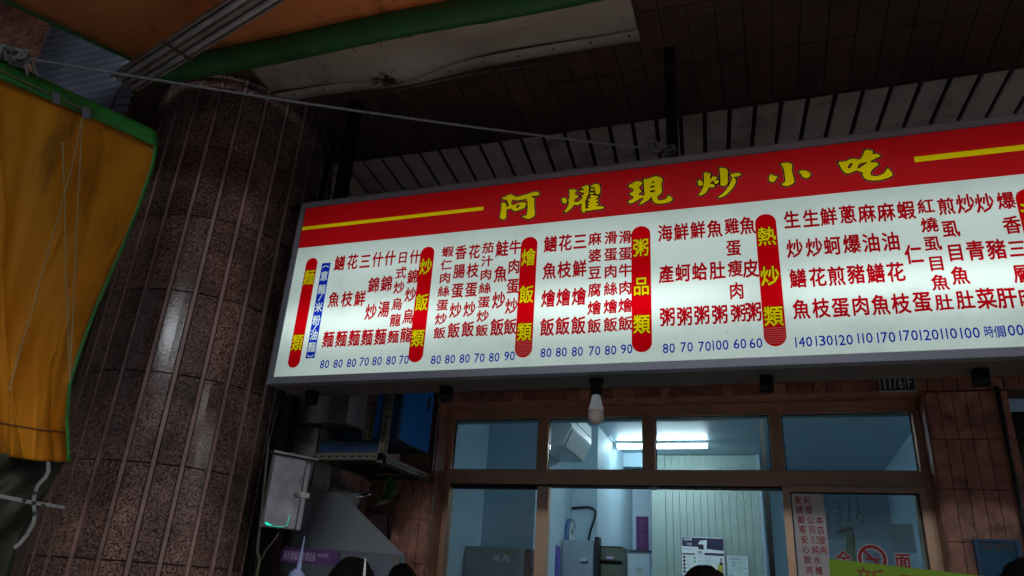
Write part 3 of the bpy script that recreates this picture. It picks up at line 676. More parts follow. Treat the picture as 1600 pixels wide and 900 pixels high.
# ---- hanging orange tarpaulin
tp = thing('orange_tarpaulin', 'orange tarpaulin curtain with green hem hanging at left edge', 'tarpaulin', tuple(PT(60, 715)))
RB = [(245, 222), (239, 258), (216, 325), (190, 390), (152, 475), (126, 545), (109, 600), (105, 655), (108, 722)]
def interp(L, t):
    k = t * (len(L) - 1); i = min(int(k), len(L) - 2); f = k - i; return (L[i][0] * (1 - f) + L[i + 1][0] * f, L[i][1] * (1 - f) + L[i + 1][1] * f)
TOPL = [(-330, -60), (-120, 44), (0, 108), (120, 164), (245, 222)]; BOT = [(-330, 700), (-120, 706), (0, 712), (60, 720), (108, 722)]; LB = [(-330, -60), (-330, 700)]
def coons(s, t):
    a, b = interp(TOPL, s), interp(BOT, s); l, r = interp(LB, t), interp(RB, t); A, B, C_, D = TOPL[0], TOPL[-1], BOT[0], BOT[-1]
    return tuple((1 - t) * a[i] + t * b[i] + (1 - s) * l[i] + s * r[i] - ((1 - s) * (1 - t) * A[i] + s * (1 - t) * B[i] + (1 - s) * t * C_[i] + s * t * D[i]) for i in (0, 1))
def fold(s, t):
    g = .02 * math.sin((s * 9 + t * 3.1) * 2.1) + .03 * math.sin((s * 4 - t * 2.6) * 3.1 + 1) + .022 * math.exp(-((s + .55 * t - 1.05) / .05) ** 2) - .03 * math.exp(-((s - .62 + .12 * t) / .035) ** 2)
    cr = 0
    for s0, k, w, h in ((.55, .22, .012, .016), (.72, -.30, .010, .014), (.86, .05, .014, -.014), (.45, -.1, .012, .014), (.93, -.42, .010, .012)): cr += h * math.exp(-abs(s - s0 - k * (t - .5)) / w)
    return g * min(1, .25 + 1.3 * t) + .012 * math.sin(s * 34 + t * 5) * t + cr * min(1, .3 + t)
def tpf(off=0): return lambda s, t: tuple(PT(*coons(s, t), fold(s, t) + off))
MB().grid(tpf(), 170, 110).build('canvas', 'tarp', tp, True, .002)
MB().grid(lambda s, t: tuple(PT(coons(s, 0)[0] + (-1 - 9 * (t)) * .25, coons(s, 0)[1] - 17 + (29 + 5 * math.sin(s * 5)) * t, .022 + fold(s, 0) + .006 * math.sin(t * 3.1))), 60, 4).build('top_hem', 'greenhem', tp, True, .003)
MB().tube([Vector(PT(coons(s, 0)[0] - 2, coons(s, 0)[1] - 2 + 5 * s, .034 + fold(s, 0))) for s in np.linspace(0, .80, 30)], .0035, 6).build('hem_cord', 'cablel', tp)
MB().grid(lambda s, t: tuple(PT(interp(RB, t)[0] - 3 + 5.5 * s, interp(RB, t)[1] - (6 if t < .05 else 0), .018 + fold(1, t))), 2, 40).build('side_hem', 'greenhem', tp, True, .003)
MB().tube([Vector(PT(coons(s, .915)[0], coons(s, .915)[1], .006 + fold(s, .915))) for s in np.linspace(0, 1, 70)], .0025, 5).build('bottom_seam', 'rust', tp)
for u, v in ((88, 152), (134, 175)):
    q = [PT(u - 6, v - 9, .05), PT(u + 6, v - 5, .05), PT(u + 5, v + 11, .05), PT(u - 5, v + 9, .05)]
    MB().quad(*q).build('hem_patch', 'shutter', tp, False, .003)
def rope(name, pts, r, mat, turns=40):
    mb = MB(); pts = [Vector(p) for p in pts]; cum = [0]
    for a_, b_ in zip(pts, pts[1:]): cum.append(cum[-1] + (b_ - a_).length)
    N = max(40, int(cum[-1] / .012)); path = []
    for i in range(N + 1):
        q = cum[-1] * i / N; j = max(k for k in range(len(pts) - 1) if cum[k] <= q + 1e-9); f = (q - cum[j]) / max(1e-9, cum[j + 1] - cum[j]); path.append(pts[j].lerp(pts[j + 1], min(1, f)))
    d = (pts[-1] - pts[0]).normalized(); u = d.orthogonal().normalized(); w = d.cross(u)
    for ph in (0, 2.09, 4.19):
        mb.tube([p + (u * math.cos(ph + i * .012 / r * .55) + w * math.sin(ph + i * .012 / r * .55)) * r * .5 for i, p in enumerate(path)], r * .62, 5)
    return mb
for i, (pts, lab) in enumerate((([(129, 182), (126, 240), (121, 330), (116, 450), (109, 592)], 'tan cord hanging down the orange tarpaulin, the one nearest the green right edge'),
                  ([(98, 222), (101, 300), (103, 420), (108, 560), (109, 596)], 'tan cord hanging straight down the middle of the orange tarpaulin'),
                  ([(128, 190), (112, 262), (98, 315), (64, 432), (52, 480), (32, 545), (14, 610)], 'slack tan cord slanting leftwards down the orange tarpaulin'))):
    tag(rope('cord', [PT(u, v, .075) for u, v in pts],   .0034, 'cord').build('cord', 'cord', None, True), lab, 'cord')
# ---- dark green tarpaulin below, with white straps
dt = thing('green_tarpaulin', 'dark green tarpaulin with white straps bulging below the orange one', 'tarpaulin', tuple(PT(40, 900, -.1)))
RB2 = [(104, 700), (107, 740), (103, 790), (84, 835), (60, 868), (30, 905), (10, 960), (0, 1010)]
def dtf(s, t):
    r = interp(RB2, t); u = -330 + (r[0] + 330) * s; v = 690 + (r[1] - 690) * t
    bl = .10 * math.sin(math.pi * min(1, s * 1.05)) * math.sin(math.pi * min(1, t * 1.2))
    return tuple(PT(u, v, -.10 + bl + .03 * math.sin(t * 13 + s * 7) * (1 - s * .5) + .022 * math.sin(s * 19 - t * 6) + .012 * math.sin(s * 41 + t * 23)))
MB().grid(dtf, 60, 40).build('canvas', 'darktarp', dt, True, .003)
nrm = Vector((1, -TK, 0)).normalized()
for pts in ([(-60, 764), (0, 775), (30, 781), (53, 786), (75, 789), (101, 793)], [(75, 722), (76, 735), (71, 746), (60, 757), (54, 770), (52, 786), (55, 803), (52, 818), (42, 836), (30, 850), (22, 856)]):
    MB().ribbon([Vector(PT(u, v, .055)) for u, v in pts], .0135, nrm).build('strap', 'strapw', dt, False, .003)
dm = MB()
for dx, dy in ((0, 0), (-15, -4), (14, 4), (0, -16), (1, 16)):
    c_ = Vector(PT(53 + dx, 786 + dy, .061)); up = Vector((0, 0, 1)); sd2 = Vector((TK, 1, 0)).normalized(); r_ = .010
    dm.add([c_ + sd2 * r_, c_ + up * r_, c_ - sd2 * r_, c_ - up * r_], [(0, 1, 2, 3)])
dm.build('strap_marks', 'darktarp', dt)
# frame post that carries both tarpaulins, outside the picture
o = MB().tube([(-3.6, .3, 0), (-3.6, .3, 4.1)], .025, 12).tube([(-3.6, .3, 3.93), tuple(PT(-120, 30, -.03))], .015, 10).tube([tuple(PT(-120, 30, -.03)), tuple(PT(240, 214, -.03))], .012, 10).build('curtain_pole', 'steeldull', None, True)
tag(o, 'grey steel pole carrying the tarpaulins beyond the left edge', 'pole')

# ---- the long rope across
pA = PT(22, 88, .06); pB = PY(1046, 236, 3.06)
pm_ = [tuple(pA)]
for i in range(1, 20):
    f = i / 20; q = Vector(pA).lerp(Vector(pB), f); q.z -= .045 * math.sin(math.pi * f) * .6; pm_.append(tuple(q))
pm_.append(tuple(pB))
mb = rope('rope', pm_, .0058, 'rope')
def knot(c, R_, n=3, r=.008, seed=1):
    rnd = random.Random(seed); c = Vector(c)
    for k in range(n):
        ax = Vector((rnd.uniform(-1, 1), rnd.uniform(-1, 1), rnd.uniform(-1, 1))).normalized(); u = ax.orthogonal().normalized(); w = ax.cross(u)
        off = Vector((rnd.uniform(-1, 1), rnd.uniform(-.5, .5), rnd.uniform(-1, 1))) * R_ * .5
        mb.tube([c + off + (u * math.cos(a_) + w * math.sin(a_)) * R_ * rnd.uniform(.8, 1.1) for a_ in np.linspace(0, 6.3, 14)], r, 6)
knot(PY(1022, 230, 3.02), .025, 6, .009, 3); knot(PY(1046, 236, 3.05), .022, 4, .008, 5)
knot(PT(30, 88, .06), .03, 5, .009, 9); knot(PT(8, 80, .06), .028, 3, .009, 11)
mb.tube([Vector(PT(u, v, .08)) for u, v in ((36, 92), (41, 102), (43, 118))], .006, 6); mb.tube([Vector(PT(u, v, .08)) for u, v in ((46, 95), (53, 105), (60, 120))], .006, 6)
mb.tube([Vector(PT(u, v, .06)) for u, v in ((20, 86), (0, 78), (-40, 74), (-200, 40))], .009, 6)
tag(mb.build('tie_rope', 'rope', None, True), 'long grey rope tied from the tarpaulin corner to the menu board post', 'rope')

# ---- cables and pipes between column and sign
for (pts, r, m_, lab) in (
    ([(-2.475, 3.35, 0), (-2.472, 3.34, 2.0), (-2.46, 3.33, 3.0), (-2.455, 3.33, 4.24)], .02, 'blackmetal', 'thick black downpipe running up beside the round column'),
    ([(-2.40, 3.34, 3.5), (-2.405, 3.33, 3.8), (-2.42, 3.32, 4.02), (-2.44, 3.28, 4.13), (-2.50, 3.1, 4.22), (-2.57, 2.95, 4.235), (-2.66, 2.75, 4.235)], .008, 'cable', 'black cable curving along the top of the column'),
    ([(-2.42, 3.30, 2.52), (-2.41, 3.30, 3.0), (-2.40, 3.30, 3.6), (-2.41, 3.31, 4.0)], .006, 'cablel', 'thin beige cable behind the menu board end')):
    tag(MB().tube(pts, r, 10).build('cable' if r < .01 else 'downpipe', m_, None, True), lab, 'cable' if r < .01 else 'pipe')
def upx(L, y): return [tuple(PY(u, v, y)) for u, v in L]
for L, r, m_, lab in (([(437, 625), (428, 660), (419, 700), (412, 760), (398, 900)], .006, 'cable', 'black cable hanging left of the stainless box'),
                      ([(421, 680), (416, 730), (412, 770), (408, 810), (402, 860), (406, 875), (398, 915)], .007, 'cablel', 'beige cable hanging along the column edge'),
                      ([(436, 832), (428, 845), (415, 860), (408, 875)], .004, 'cablel', 'thin wire looping below the stainless box')):
    tag(MB().tube(upx(L, 3.28), r, 7).build('cable', m_, None, True), lab, 'cable')
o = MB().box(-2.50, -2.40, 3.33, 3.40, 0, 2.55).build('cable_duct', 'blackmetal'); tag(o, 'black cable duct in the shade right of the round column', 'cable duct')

# ---- stainless meter box
sb = thing('stainless_box', 'small stainless box with latch and teal glow beside the column', 'metal box', (-2.358, 3.2, 1.83)); sb.rotation_euler.z = R(52); sb.scale.x = .9
xa, xb, za, zb_ = -2.358, -2.142, 1.832, 2.185
MB().box(xa, xb, 3.2, 3.235, za, zb_, .003).build('box_body', 'steeldull', sb)
MB().box(xa + .004, xb - .034, 3.190, 3.199, za + .004, zb_ - .012, .002).build('door', plain('polished_door', (.26, .26, .31), .32, .9, var=.6, scale=9, bump=.0005), sb)
MB().box(xb - .028, xb - .002, 3.188, 3.199, za + .002, zb_ - .03, .002).build('door_edge', 'steel', sb)
ld = MB(); ld.add([(xa - .012, 3.165, zb_), (xb + .03, 3.165, zb_ - .008), (xb + .03, 3.25, zb_ - .006), (xa - .012, 3.25, zb_ + .006), (xa - .012, 3.165, zb_ + .012), (xb + .03, 3.165, zb_ + .002), (xb + .03, 3.25, zb_ + .004), (xa - .012, 3.25, zb_ + .018)],
       [(0, 1, 2, 3), (7, 6, 5, 4), (0, 4, 5, 1), (1, 5, 6, 2), (2, 6, 7, 3), (3, 7, 4, 0)]); ld.build('rain_lid', 'steel', sb)
la = MB().box(-2.196, -2.128, 3.176, 3.188, 1.988, 2.012, .002).build('latch', 'white', sb)
pk = MB().lathe((-2.195, 3.178, 2.0), [(.004, -.006), (.014, -.004), (.014, .004), (.006, .006)], 16, 'y').tube([(-2.193, 3.174, 1.99), (-2.20, 3.168, 1.965), (-2.194, 3.17, 1.945), (-2.188, 3.174, 1.97)], .0025, 6)
sub(la, pk.build('padlock', 'steeldull'))
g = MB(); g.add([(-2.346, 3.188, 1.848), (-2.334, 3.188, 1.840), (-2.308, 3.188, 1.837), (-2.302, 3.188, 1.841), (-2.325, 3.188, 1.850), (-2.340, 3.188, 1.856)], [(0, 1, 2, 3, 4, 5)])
g.tube([(-2.30, 3.188, 1.839), (-2.25, 3.188, 1.838), (-2.222, 3.188, 1.85), (-2.216, 3.188, 1.90)], .0011, 5); g.build('indicator_glow', 'led', sb)  # glowing patch and line stand in for a reflected LED

# ---- kitchen corner: hood, duct, extractor, rack, cabinet
hd = thing('range_hood', 'steel kitchen hood with purple lettered banner at lower left', 'kitchen hood', (-2.07, 3.8, 1.64))
b0 = [(-2.43, 3.5, 1.765), (-1.715, 3.5, 1.742), (-1.87, 3.80, 1.742), (-2.5, 3.80, 1.765)]; t0_ = [(-2.50, 3.57, 2.075), (-2.16, 3.57, 2.045), (-2.28, 3.78, 2.045), (-2.52, 3.78, 2.075)]
hm = MB(); hm.add(b0 + t0_, [(0, 1, 5, 4), (1, 2, 6, 5), (2, 3, 7, 6), (3, 0, 4, 7), (4, 5, 6, 7)]); hm.build('hood_cone', 'steel', hd)
bd = MB(); bd.add([(p[0], p[1], p[2] - .002) for p in b0] + [(p[0], p[1], p[2] - .14) for p in b0], [(0, 4, 5, 1), (1, 5, 6, 2), (2, 6, 7, 3), (3, 7, 4, 0)]); bd.build('hood_skirt', 'steel', hd, False, .004)
lip = MB().beam((-2.43, 3.497, 1.765), (-1.713, 3.497, 1.742), .006, .008).build('hood_rim', 'steel', hd)
bn = MB(); q1 = PY(442, 856, 3.492); q2 = PY(529, 863, 3.492); bn.add([q1, q2, Vector(q2) - Vector((0, 0, .058)), Vector(q1) - Vector((0, 0, .064))], [(0, 3, 2, 1)])
bn.add([Vector(q1) + Vector((-.004, .001, .004)), Vector(q2) + Vector((.004, .001, .004)), Vector(q2) + Vector((.004, .001, -.062)), Vector(q1) + Vector((-.004, .001, -.068))], [(0, 3, 2, 1)]); b_ = bn.build('banner', 'purple', hd)
t = MB(); L = '南台灣餐飲冷凍設備'
for i, ch in enumerate(L): x = q1[0] + .022 + i * .0215; put(t, ch, x, q1[2] - .033 - i * .0006, .019, .042, 3.4905, .02)
for i, ch in enumerate('專業服務'): x = q1[0] + .222 + i * .0165; put(t, ch, x, q1[2] - .028, .013, .018, 3.4905, .02)
sub(b_, t.build('banner_lettering', 'lilac')); o = MB().box(-1.768, -1.738, 3.488, 3.4975, 1.69, 1.735).build('label', 'beige', hd)
dk = thing('exhaust_duct', 'rectangular grey exhaust duct rising from hood to extractor box', 'duct', (-2.46, 3.65, 2.06))
MB().box(-2.575, -2.363, 3.575, 3.76, 2.078, 2.41, .004).build('duct_body', 'steeldull', dk); MB().box(-2.366, -2.360, 3.57, 3.578, 2.08, 2.41).build('seam', 'bronzedark', dk)
MB().box(-2.60, -2.335, 3.56, 3.775, 2.062, 2.077, .002).build('flange', 'steeldull', dk)
ex = thing('extractor_box', 'dark grey extractor box with pale side under the menu board', 'extractor', (-2.4, 3.65, 2.41))
MB().box(-2.72, -2.156, 3.50, 3.80, 2.413, 2.78).build('box_body', plain('box_grey', (.14, .14, .13), .5), ex)
MB().box(-2.155, -2.150, 3.497, 3.803, 2.41, 2.78).build('side_panel', plain('side_pale', (.46, .48, .52), .4), ex); MB().box(-2.1505, -2.149, 3.62, 3.625, 2.43, 2.78).build('seam', 'grey', ex)
tk = thing('storage_tank', 'rounded beige tank between column and exhaust duct', 'tank', (-2.55, 3.5, 2.2))
MB().box(-2.62, -2.478, 3.42, 3.50, 2.16, 2.375, .03).build('tank_body', 'beige', tk, True)
hz = MB(); pts = [Vector(PY(u, v, 3.42)) for u, v in ((449, 606), (443, 622), (438, 640), (433, 662))]
P2 = []; rs = []
for i in range(49):
    f = i / 48 * 3; k = min(2, int(f)); P2.append(pts[k].lerp(pts[k + 1], f - k)); rs.append((.042 - .018 * i / 48) * (1 + .10 * math.cos(i * math.pi / 3)))
hz.tube(P2, rs, 14); tag(hz.build('flexible_hose', 'hose', None, True), 'short ribbed grey hose under the left end of the menu board', 'hose')
bc = thing('blue_cabinet', 'glossy blue metal cabinet held up in the angle iron rack', 'cabinet', (-2.1, 3.9, 2.36))
MB().box(-2.34, -1.9465, 3.71, 4.13, 2.365, 2.95).build('cabinet_body', 'bluedark', bc); MB().box(-1.946, -1.943, 3.73, 4.125, 2.37, 2.95).build('side_panel', 'blue', bc)
MB().box(-2.10, -2.07, 3.700, 3.709, 2.37, 2.95).build('door_edge', 'blue', bc)
MB().box(-1.943, -1.938, 4.05, 4.075, 2.62, 2.70, .001).build('handle', 'dark', bc)
MB().box(-2.36, -2.0, 3.60, 3.70, 2.26, 2.33).build('tray', 'bluedark', bc)
rk = thing('angle_iron_rack', 'perforated angle iron rack carrying the blue cabinet on the wall', 'rack', (-2.1, 3.85, 2.2))
def angle(name, a, b, up, out, w=.035):
    a, b, up, out = Vector(a), Vector(b), Vector(up), Vector(out); d = (b - a).normalized(); mb = MB(); th_ = .003
    for q in (up, out):
        o_ = up if q is out else out
        mb.add([p + q * i * w + o_ * j * th_ for p in (a, b) for i, j in ((0, 0), (1, 0), (1, 1), (0, 1))], [(0, 1, 2, 3), (7, 6, 5, 4), (0, 4, 5, 1), (1, 5, 6, 2), (2, 6, 7, 3), (3, 7, 4, 0)])
    p_ = mb.build(name, 'angle', rk)
    hl_ = MB(); n_ = int((b - a).length / .045)
    for i in range(n_):
        for q in (up, out):
            o_ = up if q is out else out
            c_ = a + d * (.02 + i * .045) + q * w * .52
            for sgn in (-1, 1):
                e_ = c_ + (o_ * (th_ + .0006) if sgn > 0 else -o_ * .0006); hl_.add([e_ - d * .011 - q * .004, e_ + d * .011 - q * .004, e_ + d * .011 + q * .004, e_ - d * .011 + q * .004], [(0, 1, 2, 3)])
    sub(p_, hl_.build('slot_holes', 'black', None, False, 0, 'stuff')); return p_
xr = -1.925
angle('upright', (xr, 3.54, 2.205), (xr, 3.54, 2.75), (-1, 0, 0), (0, 1, 0)); angle('upright', (xr, 4.19, 2.205), (xr, 4.19, 2.9), (-1, 0, 0), (0, -1, 0), .03)
angle('upright', (-2.04, 3.56, 2.33), (-2.04, 3.56, 2.75), (-1, 0, 0), (0, 1, 0), .04); angle('upright', (-2.36, 4.19, 2.205), (-2.36, 4.19, 2.9), (1, 0, 0), (0, -1, 0))
angle('rail', (xr, 3.545, 2.205), (xr, 4.19, 2.205), (0, 0, 1), (-1, 0, 0), .04); angle('rail', (-2.36, 3.54, 2.215), (xr - .004, 3.54, 2.215), (0, 0, 1), (0, 1, 0), .04)
angle('rail', (-2.36, 4.185, 2.21), (xr - .004, 4.185, 2.21), (0, 0, 1), (0, -1, 0)); angle('rail', (-2.36, 3.545, 2.22), (-2.36, 4.19, 2.22), (0, 0, 1), (1, 0, 0))
o = MB().box(-2.34, -1.96, 3.58, 4.15, 2.245, 2.258).build('shelf_board', 'dark', rk)
# wok with strainer, tilted tray, bag, panels behind
wk = thing('wok', 'dark iron wok hanging by the tiled pillar above the hood', 'wok', (-2.12, 4.0, 1.97))
mb = MB(); c_ = Vector(PY(598, 783, 3.97)); up_ = Vector((-.35, -.30, .88)).normalized(); rt = up_.orthogonal().normalized(); r2 = up_.cross(rt); vs = []; seg = 28
PF = [(.001, -.075), (.035, -.070), (.07, -.053), (.095, -.028), (.107, 0), (.102, 0), (.09, -.024), (.066, -.046), (.03, -.062), (.001, -.066)]
for r_, h_ in PF:
    for k in range(seg): a_ = 2 * math.pi * k / seg; vs.append(c_ + (rt * math.cos(a_) + r2 * math.sin(a_)) * r_ + up_ * h_)
mb.add(vs, [(i * seg + k, i * seg + (k + 1) % seg, (i + 1) * seg + (k + 1) % seg, (i + 1) * seg + k) for i in range(len(PF) - 1) for k in range(seg)]); mb.build('bowl', 'wok', wk, True)
MB().tube([PY(575, 772, 3.95), PY(563, 771, 3.93), PY(550, 768, 3.92)], .009, 8).build('handle', 'dark', wk, True)
sn = thing('wire_strainer', 'wire strainer resting against the wok rim', 'strainer', tuple(PY(566, 775, 3.88)))
mb = MB(); c_ = Vector(PY(566, 773, 3.88))
for k in range(7):
    a_ = k * math.pi / 7; dd = Vector((math.cos(a_) * .055, math.sin(a_) * .05, math.sin(a_) * .02)); mb.tube([c_ - dd, c_ + Vector((0, 0, -.018)), c_ + dd], .0018, 4)
mb.tube([c_ + Vector((math.cos(q) * .055, math.sin(q) * .05, math.sin(q) * .02)) for q in np.linspace(0, 6.284, 20)], .003, 5); mb.build('wire_bowl', 'steel', sn)
tr = MB(); q = [PY(515, 745, 3.92), PY(565, 775, 3.92), PY(556, 800, 3.86), PY(510, 762, 3.86)]; tr.quad(*q); o = tr.build('metal_tray', 'steeldull', None, False, .02)
tag(o, 'sloping dull metal tray between the duct and the wok', 'tray')
bh = thing('alley_wall', 'pinkish tiled wall at the back of the kitchen corner', 'wall', (-2.5, 5, 0))
MB().box(-3.6, -2.17, 5.0, 5.1, 0, 2.75).build('wall_body', 'lightgrout', bh); MB().box(-2.20, -2.166, 4.5, 5.0, 0, 2.72).build('side_wall', 'tile2', bh)
MB().box(-2.79, -2.75, 4.5, 5.0, 0, 2.72).build('side_wall', 'tile2', bh)
tmm = MB().box(0, .194, 0, .01, 0, .194, .002).mesh('wall_tile', M['pinktile']); tmn = MB().box(0, .194, 0, .01, 0, .194, .002).mesh('wall_tile', M['tile2'])
for i in range(7):
    for j in range(8):
        o = link('wall_tile', tmm if (j > 3 or i < 4) and random.random() < .6 else tmn, bh); o.location = (-3.58 + 2.5 + i * .2 - .0, -.012, 1.15 + j * .2)
gbg = thing('plastic_bag', 'crumpled green plastic bag hanging under the rack', 'bag', tuple(PY(605, 790, 4.12)))
mb = MB(); rnd = random.Random(4)
def bgf(s, t):
    a_ = 2 * math.pi * s; w2 = .012 + .045 * (t ** .6) * (1.15 - .5 * t); c2 = PY(607 + 4 * math.sin(t * 5), 747 + 55 * t, 4.08)
    return (c2[0] + w2 * math.cos(a_) * (1 + .25 * math.sin(3 * a_ + 7 * t)), c2[1] + .5 * w2 * math.sin(a_), c2[2] + .006 * math.sin(5 * a_))
mb.grid(bgf, 26, 14).build('bag_body', 'bag', gbg, True); MB().tube([Vector(PY(u, v, 4.05)) for u, v in ((596, 747), (603, 751), (612, 745))], .012, 8).build('bag_handle', 'bag', gbg, True)
o = MB().beam(PY(592, 745, 4.5), PY(582, 800, 4.5), .10, .01, (0, 1, 0)).build('wooden_panel', 'tan'); tag(o, 'tan wooden panel standing behind the green plastic bag', 'panel')
o = MB().tube([PY(607, 800, 4.1), PY(606, 850, 4.1)], .005, 6).build('hanging_rod', 'blackmetal'); tag(o, 'thin black rod hanging below the wok', 'rod')

# ---- bronze aluminium window wall
wf = thing('window_wall', 'bronze aluminium shop window wall with transom lights under the menu board', 'window', (-.6, 4.38, 0))
FY0, FY1 = 4.36, 4.42
def rail(x0_, x1_, z0_, z1_, y0_=FY0, y1_=FY1, mat='bronze', n='frame_rail'): return MB().box(x0_, x1_, y0_, y1_, z0_, z1_, .002).build(n, mat, wf)
XL, XR_ = -1.921, .784
rail(XL, XR_, 2.632, 2.698, FY0 + .01); rail(XL, XR_, 2.226, 2.312, FY0 - .012, FY1)
rail(XL, XL + .03, 0, 2.63); rail(XR_ - .035, XR_, 0, 2.63, FY0 - .03)
rail(XL + .032, XL + .045, 0, 2.224, FY0 - .02, FY1, 'bronze', 'door_track'); rail(XR_ - .075, XR_ - .037, 0, 2.224, FY0 - .012)
rail(-1.328, -1.262, 2.314, 2.63); rail(-.682, -.614, 2.314, 2.63); rail(.026, .092, 2.314, 2.63)
rail(-1.315, -1.245, 0, 2.224, FY0)
for a_, b_ in ((XL + .032, -1.330), (-1.260, -.684), (-.612, .024), (.094, XR_ - .037)):
    s_ = MB(); s_.box(a_, b_, 4.385, 4.395, 2.314, 2.32).box(a_, b_, 4.385, 4.395, 2.624, 2.63).box(a_, a_ + .006, 4.385, 4.395, 2.32, 2.624).box(b_ - .006, b_, 4.385, 4.395, 2.32, 2.624); s_.build('seal', 'bronzedark', wf)
    MB().box(a_ + .007, b_ - .007, 4.388, 4.392, 2.321, 2.623).build('glass_pane', 'glass', wf)
MB().box(XL + .047, -1.317, 4.388, 4.392, .1, 2.20).build('glass_pane', 'glass', wf)
rail(XL + .046, -1.317, 2.201, 2.224, FY0, FY1, 'bronzedark', 'seal'); rail(XL + .032, XR_ - .08, 2.216, 2.2255, FY0 - .01, FY1 + .02, 'bronzedark', 'door_track')
MB().lathe((-.625, 4.365, 2.21), [(.001, -.006), (.028, -.004), (.03, .004), (.02, .012)], 16).build('door_stop', 'grey', wf)
dr = thing('sliding_door', 'bronze framed glass sliding door leaf with stickers at right', 'door', (.4, 4.34, 0))
def drail(a, b, c, d_, n='door_stile'): return MB().box(a, b, 4.318, 4.345, c, d_, .002).build(n, 'bronze', dr)
drail(.066, .104, .02, 2.224); drail(.722, .758, .02, 2.224); drail(.105, .721, 2.196, 2.223, 'door_rail'); drail(.105, .721, .02, .14, 'door_rail')
MB().box(.105, .111, 4.326, 4.338, .14, 2.195).box(.111, .721, 4.326, 4.338, 2.188, 2.195).box(.716, .721, 4.326, 4.338, .14, 2.187).build('seal', 'bronzedark', dr)
MB().box(.112, .715, 4.330, 4.334, .141, 2.187).build('glass_pane', 'glassd', dr)
# stickers on the door
st = thing('water_notice', 'white paper notice in red brush writing stuck on the door glass', 'notice', (.19, 4.325, 1.5))
MB().box(.113, .268, 4.3255, 4.3265, 1.45, 2.187).build('sheet', 'paper', st)
t = MB()
for i, ch in enumerate('敬請顧客安心飲用'): put(t, ch, .143 + .0035 * i - .002, 2.153 - i * .0495, .033, .040, 4.325, .02)
y_ = 0
for i, ch in enumerate(['利', '眾', '公', '司', 'RO', '純', '水', '機']):
    if ch == 'RO': put(t, 'R', .198, 2.153 - i * .0495, .014, .040, 4.325, 0); put(t, 'O', .218, 2.153 - i * .0495, .015, .040, 4.325, 0)
    else: put(t, ch, .187 + .0035 * i, 2.153 - i * .0495, .033, .040, 4.325, .02)
for i, ch in enumerate('本店使用'): put(t, ch, .237 + .002 * i, 2.053 - i * .0495, .033, .040, 4.325, .02)
t.build('lettering', 'inkred', st)
ns = thing('no_smoking_sticker', 'round red and white no smoking sticker on the door glass', 'sticker', (.467, 4.325, 1.875))
def ring(mb, cx, cz, r0, r1, y, n=40): mb.add([(cx + r_ * math.cos(2 * math.pi * k / n), y, cz + r_ * math.sin(2 * math.pi * k / n)) for r_ in (r0, r1) for k in range(n)], [(k, (k + 1) % n, n + (k + 1) % n, n + k) for k in range(n)])
cxs, czs = .467, 1.873
mb = MB(); ring(mb, cxs, czs, .044, .071, 4.3262); ring(mb, cxs, czs, .0, .003, 4.3262); mb.build('white_rim', 'inkwhite', ns)
mb = MB(); ring(mb, cxs, czs, .050, .066, 4.3256); mb.beam((cxs - .038, 4.3253, czs + .038), (cxs + .038, 4.3253, czs - .038), .0005, .013, (1, 0, 1)); mb.box(cxs - .032, cxs + .036, 4.3250, 4.3252, czs - .008, czs + .003)
for k in range(3): mb.tube([(cxs + .012 + k * .009, 4.3252, czs + .010), (cxs + .016 + k * .009, 4.3252, czs + .018), (cxs + .010 + k * .009, 4.3252, czs + .026)], .0012, 4)
mb.build('red_symbol', 'inkred', ns)
for ch, x, lab in (('全', .335, 'red character sticker on door glass, left of the no smoking circle'), ('面', .605, 'red character sticker on door glass, right of the no smoking circle')):
    s_ = thing('character_sticker', lab, 'sticker', (x, 4.325, 1.87), 'red character stickers on the door')
    a_ = MB(); put(a_, ch, x, 1.868, .068, .07, 4.3262, .075); a_.build('white_edge', 'inkwhite', s_); a_ = MB(); put(a_, ch, x, 1.868, .068, .07, 4.3256, .035); a_.build('character', 'inkred', s_)
mb_ = thing('menu_sheet', 'pale translucent menu sheet hung behind the sliding door glass', 'menu', (.45, 4.5, 2.0))  # the menu mirrored in the glass, modelled as a see-through sheet behind it
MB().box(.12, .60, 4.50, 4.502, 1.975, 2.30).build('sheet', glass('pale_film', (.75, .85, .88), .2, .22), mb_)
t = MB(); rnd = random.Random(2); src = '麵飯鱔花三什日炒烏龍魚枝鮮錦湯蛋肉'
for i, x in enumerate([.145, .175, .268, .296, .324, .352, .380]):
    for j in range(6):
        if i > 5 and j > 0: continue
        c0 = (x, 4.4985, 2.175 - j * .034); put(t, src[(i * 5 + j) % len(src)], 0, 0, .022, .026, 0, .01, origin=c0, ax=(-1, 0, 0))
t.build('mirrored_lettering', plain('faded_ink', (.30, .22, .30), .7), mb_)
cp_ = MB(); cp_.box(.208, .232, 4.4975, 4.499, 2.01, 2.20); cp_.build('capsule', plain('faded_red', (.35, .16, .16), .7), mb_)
t = MB(); t.tube([(.40, 4.49, 2.20), (.402, 4.485, 2.12), (.39, 4.485, 2.08), (.385, 4.48, 2.07)], .003, 5).tube([(.445, 4.49, 2.2), (.447, 4.485, 2.12), (.43, 4.485, 2.09), (.46, 4.48, 2.06), (.47, 4.48, 2.09), (.447, 4.485, 2.12)], .003, 5)
tag(t.build('wire_hook', 'dark', None, True), 'pair of dark wire hooks hanging before the menu sheet', 'hook')
tg_ = MB().grid(lambda s, t: (.365 + .045 * s + .004 * math.sin(t * 9), 4.475 + .004 * math.sin(s * 9 + t * 4), 2.01 - .17 * t), 6, 12).build('hanging_towel', cloth('pale_towel', (.50, .62, .35), .5, (.4, .5, .3, 1)), None, True, .002)
tag(tg_, 'pale green towel hanging behind the door glass above the no smoking sticker', 'towel')
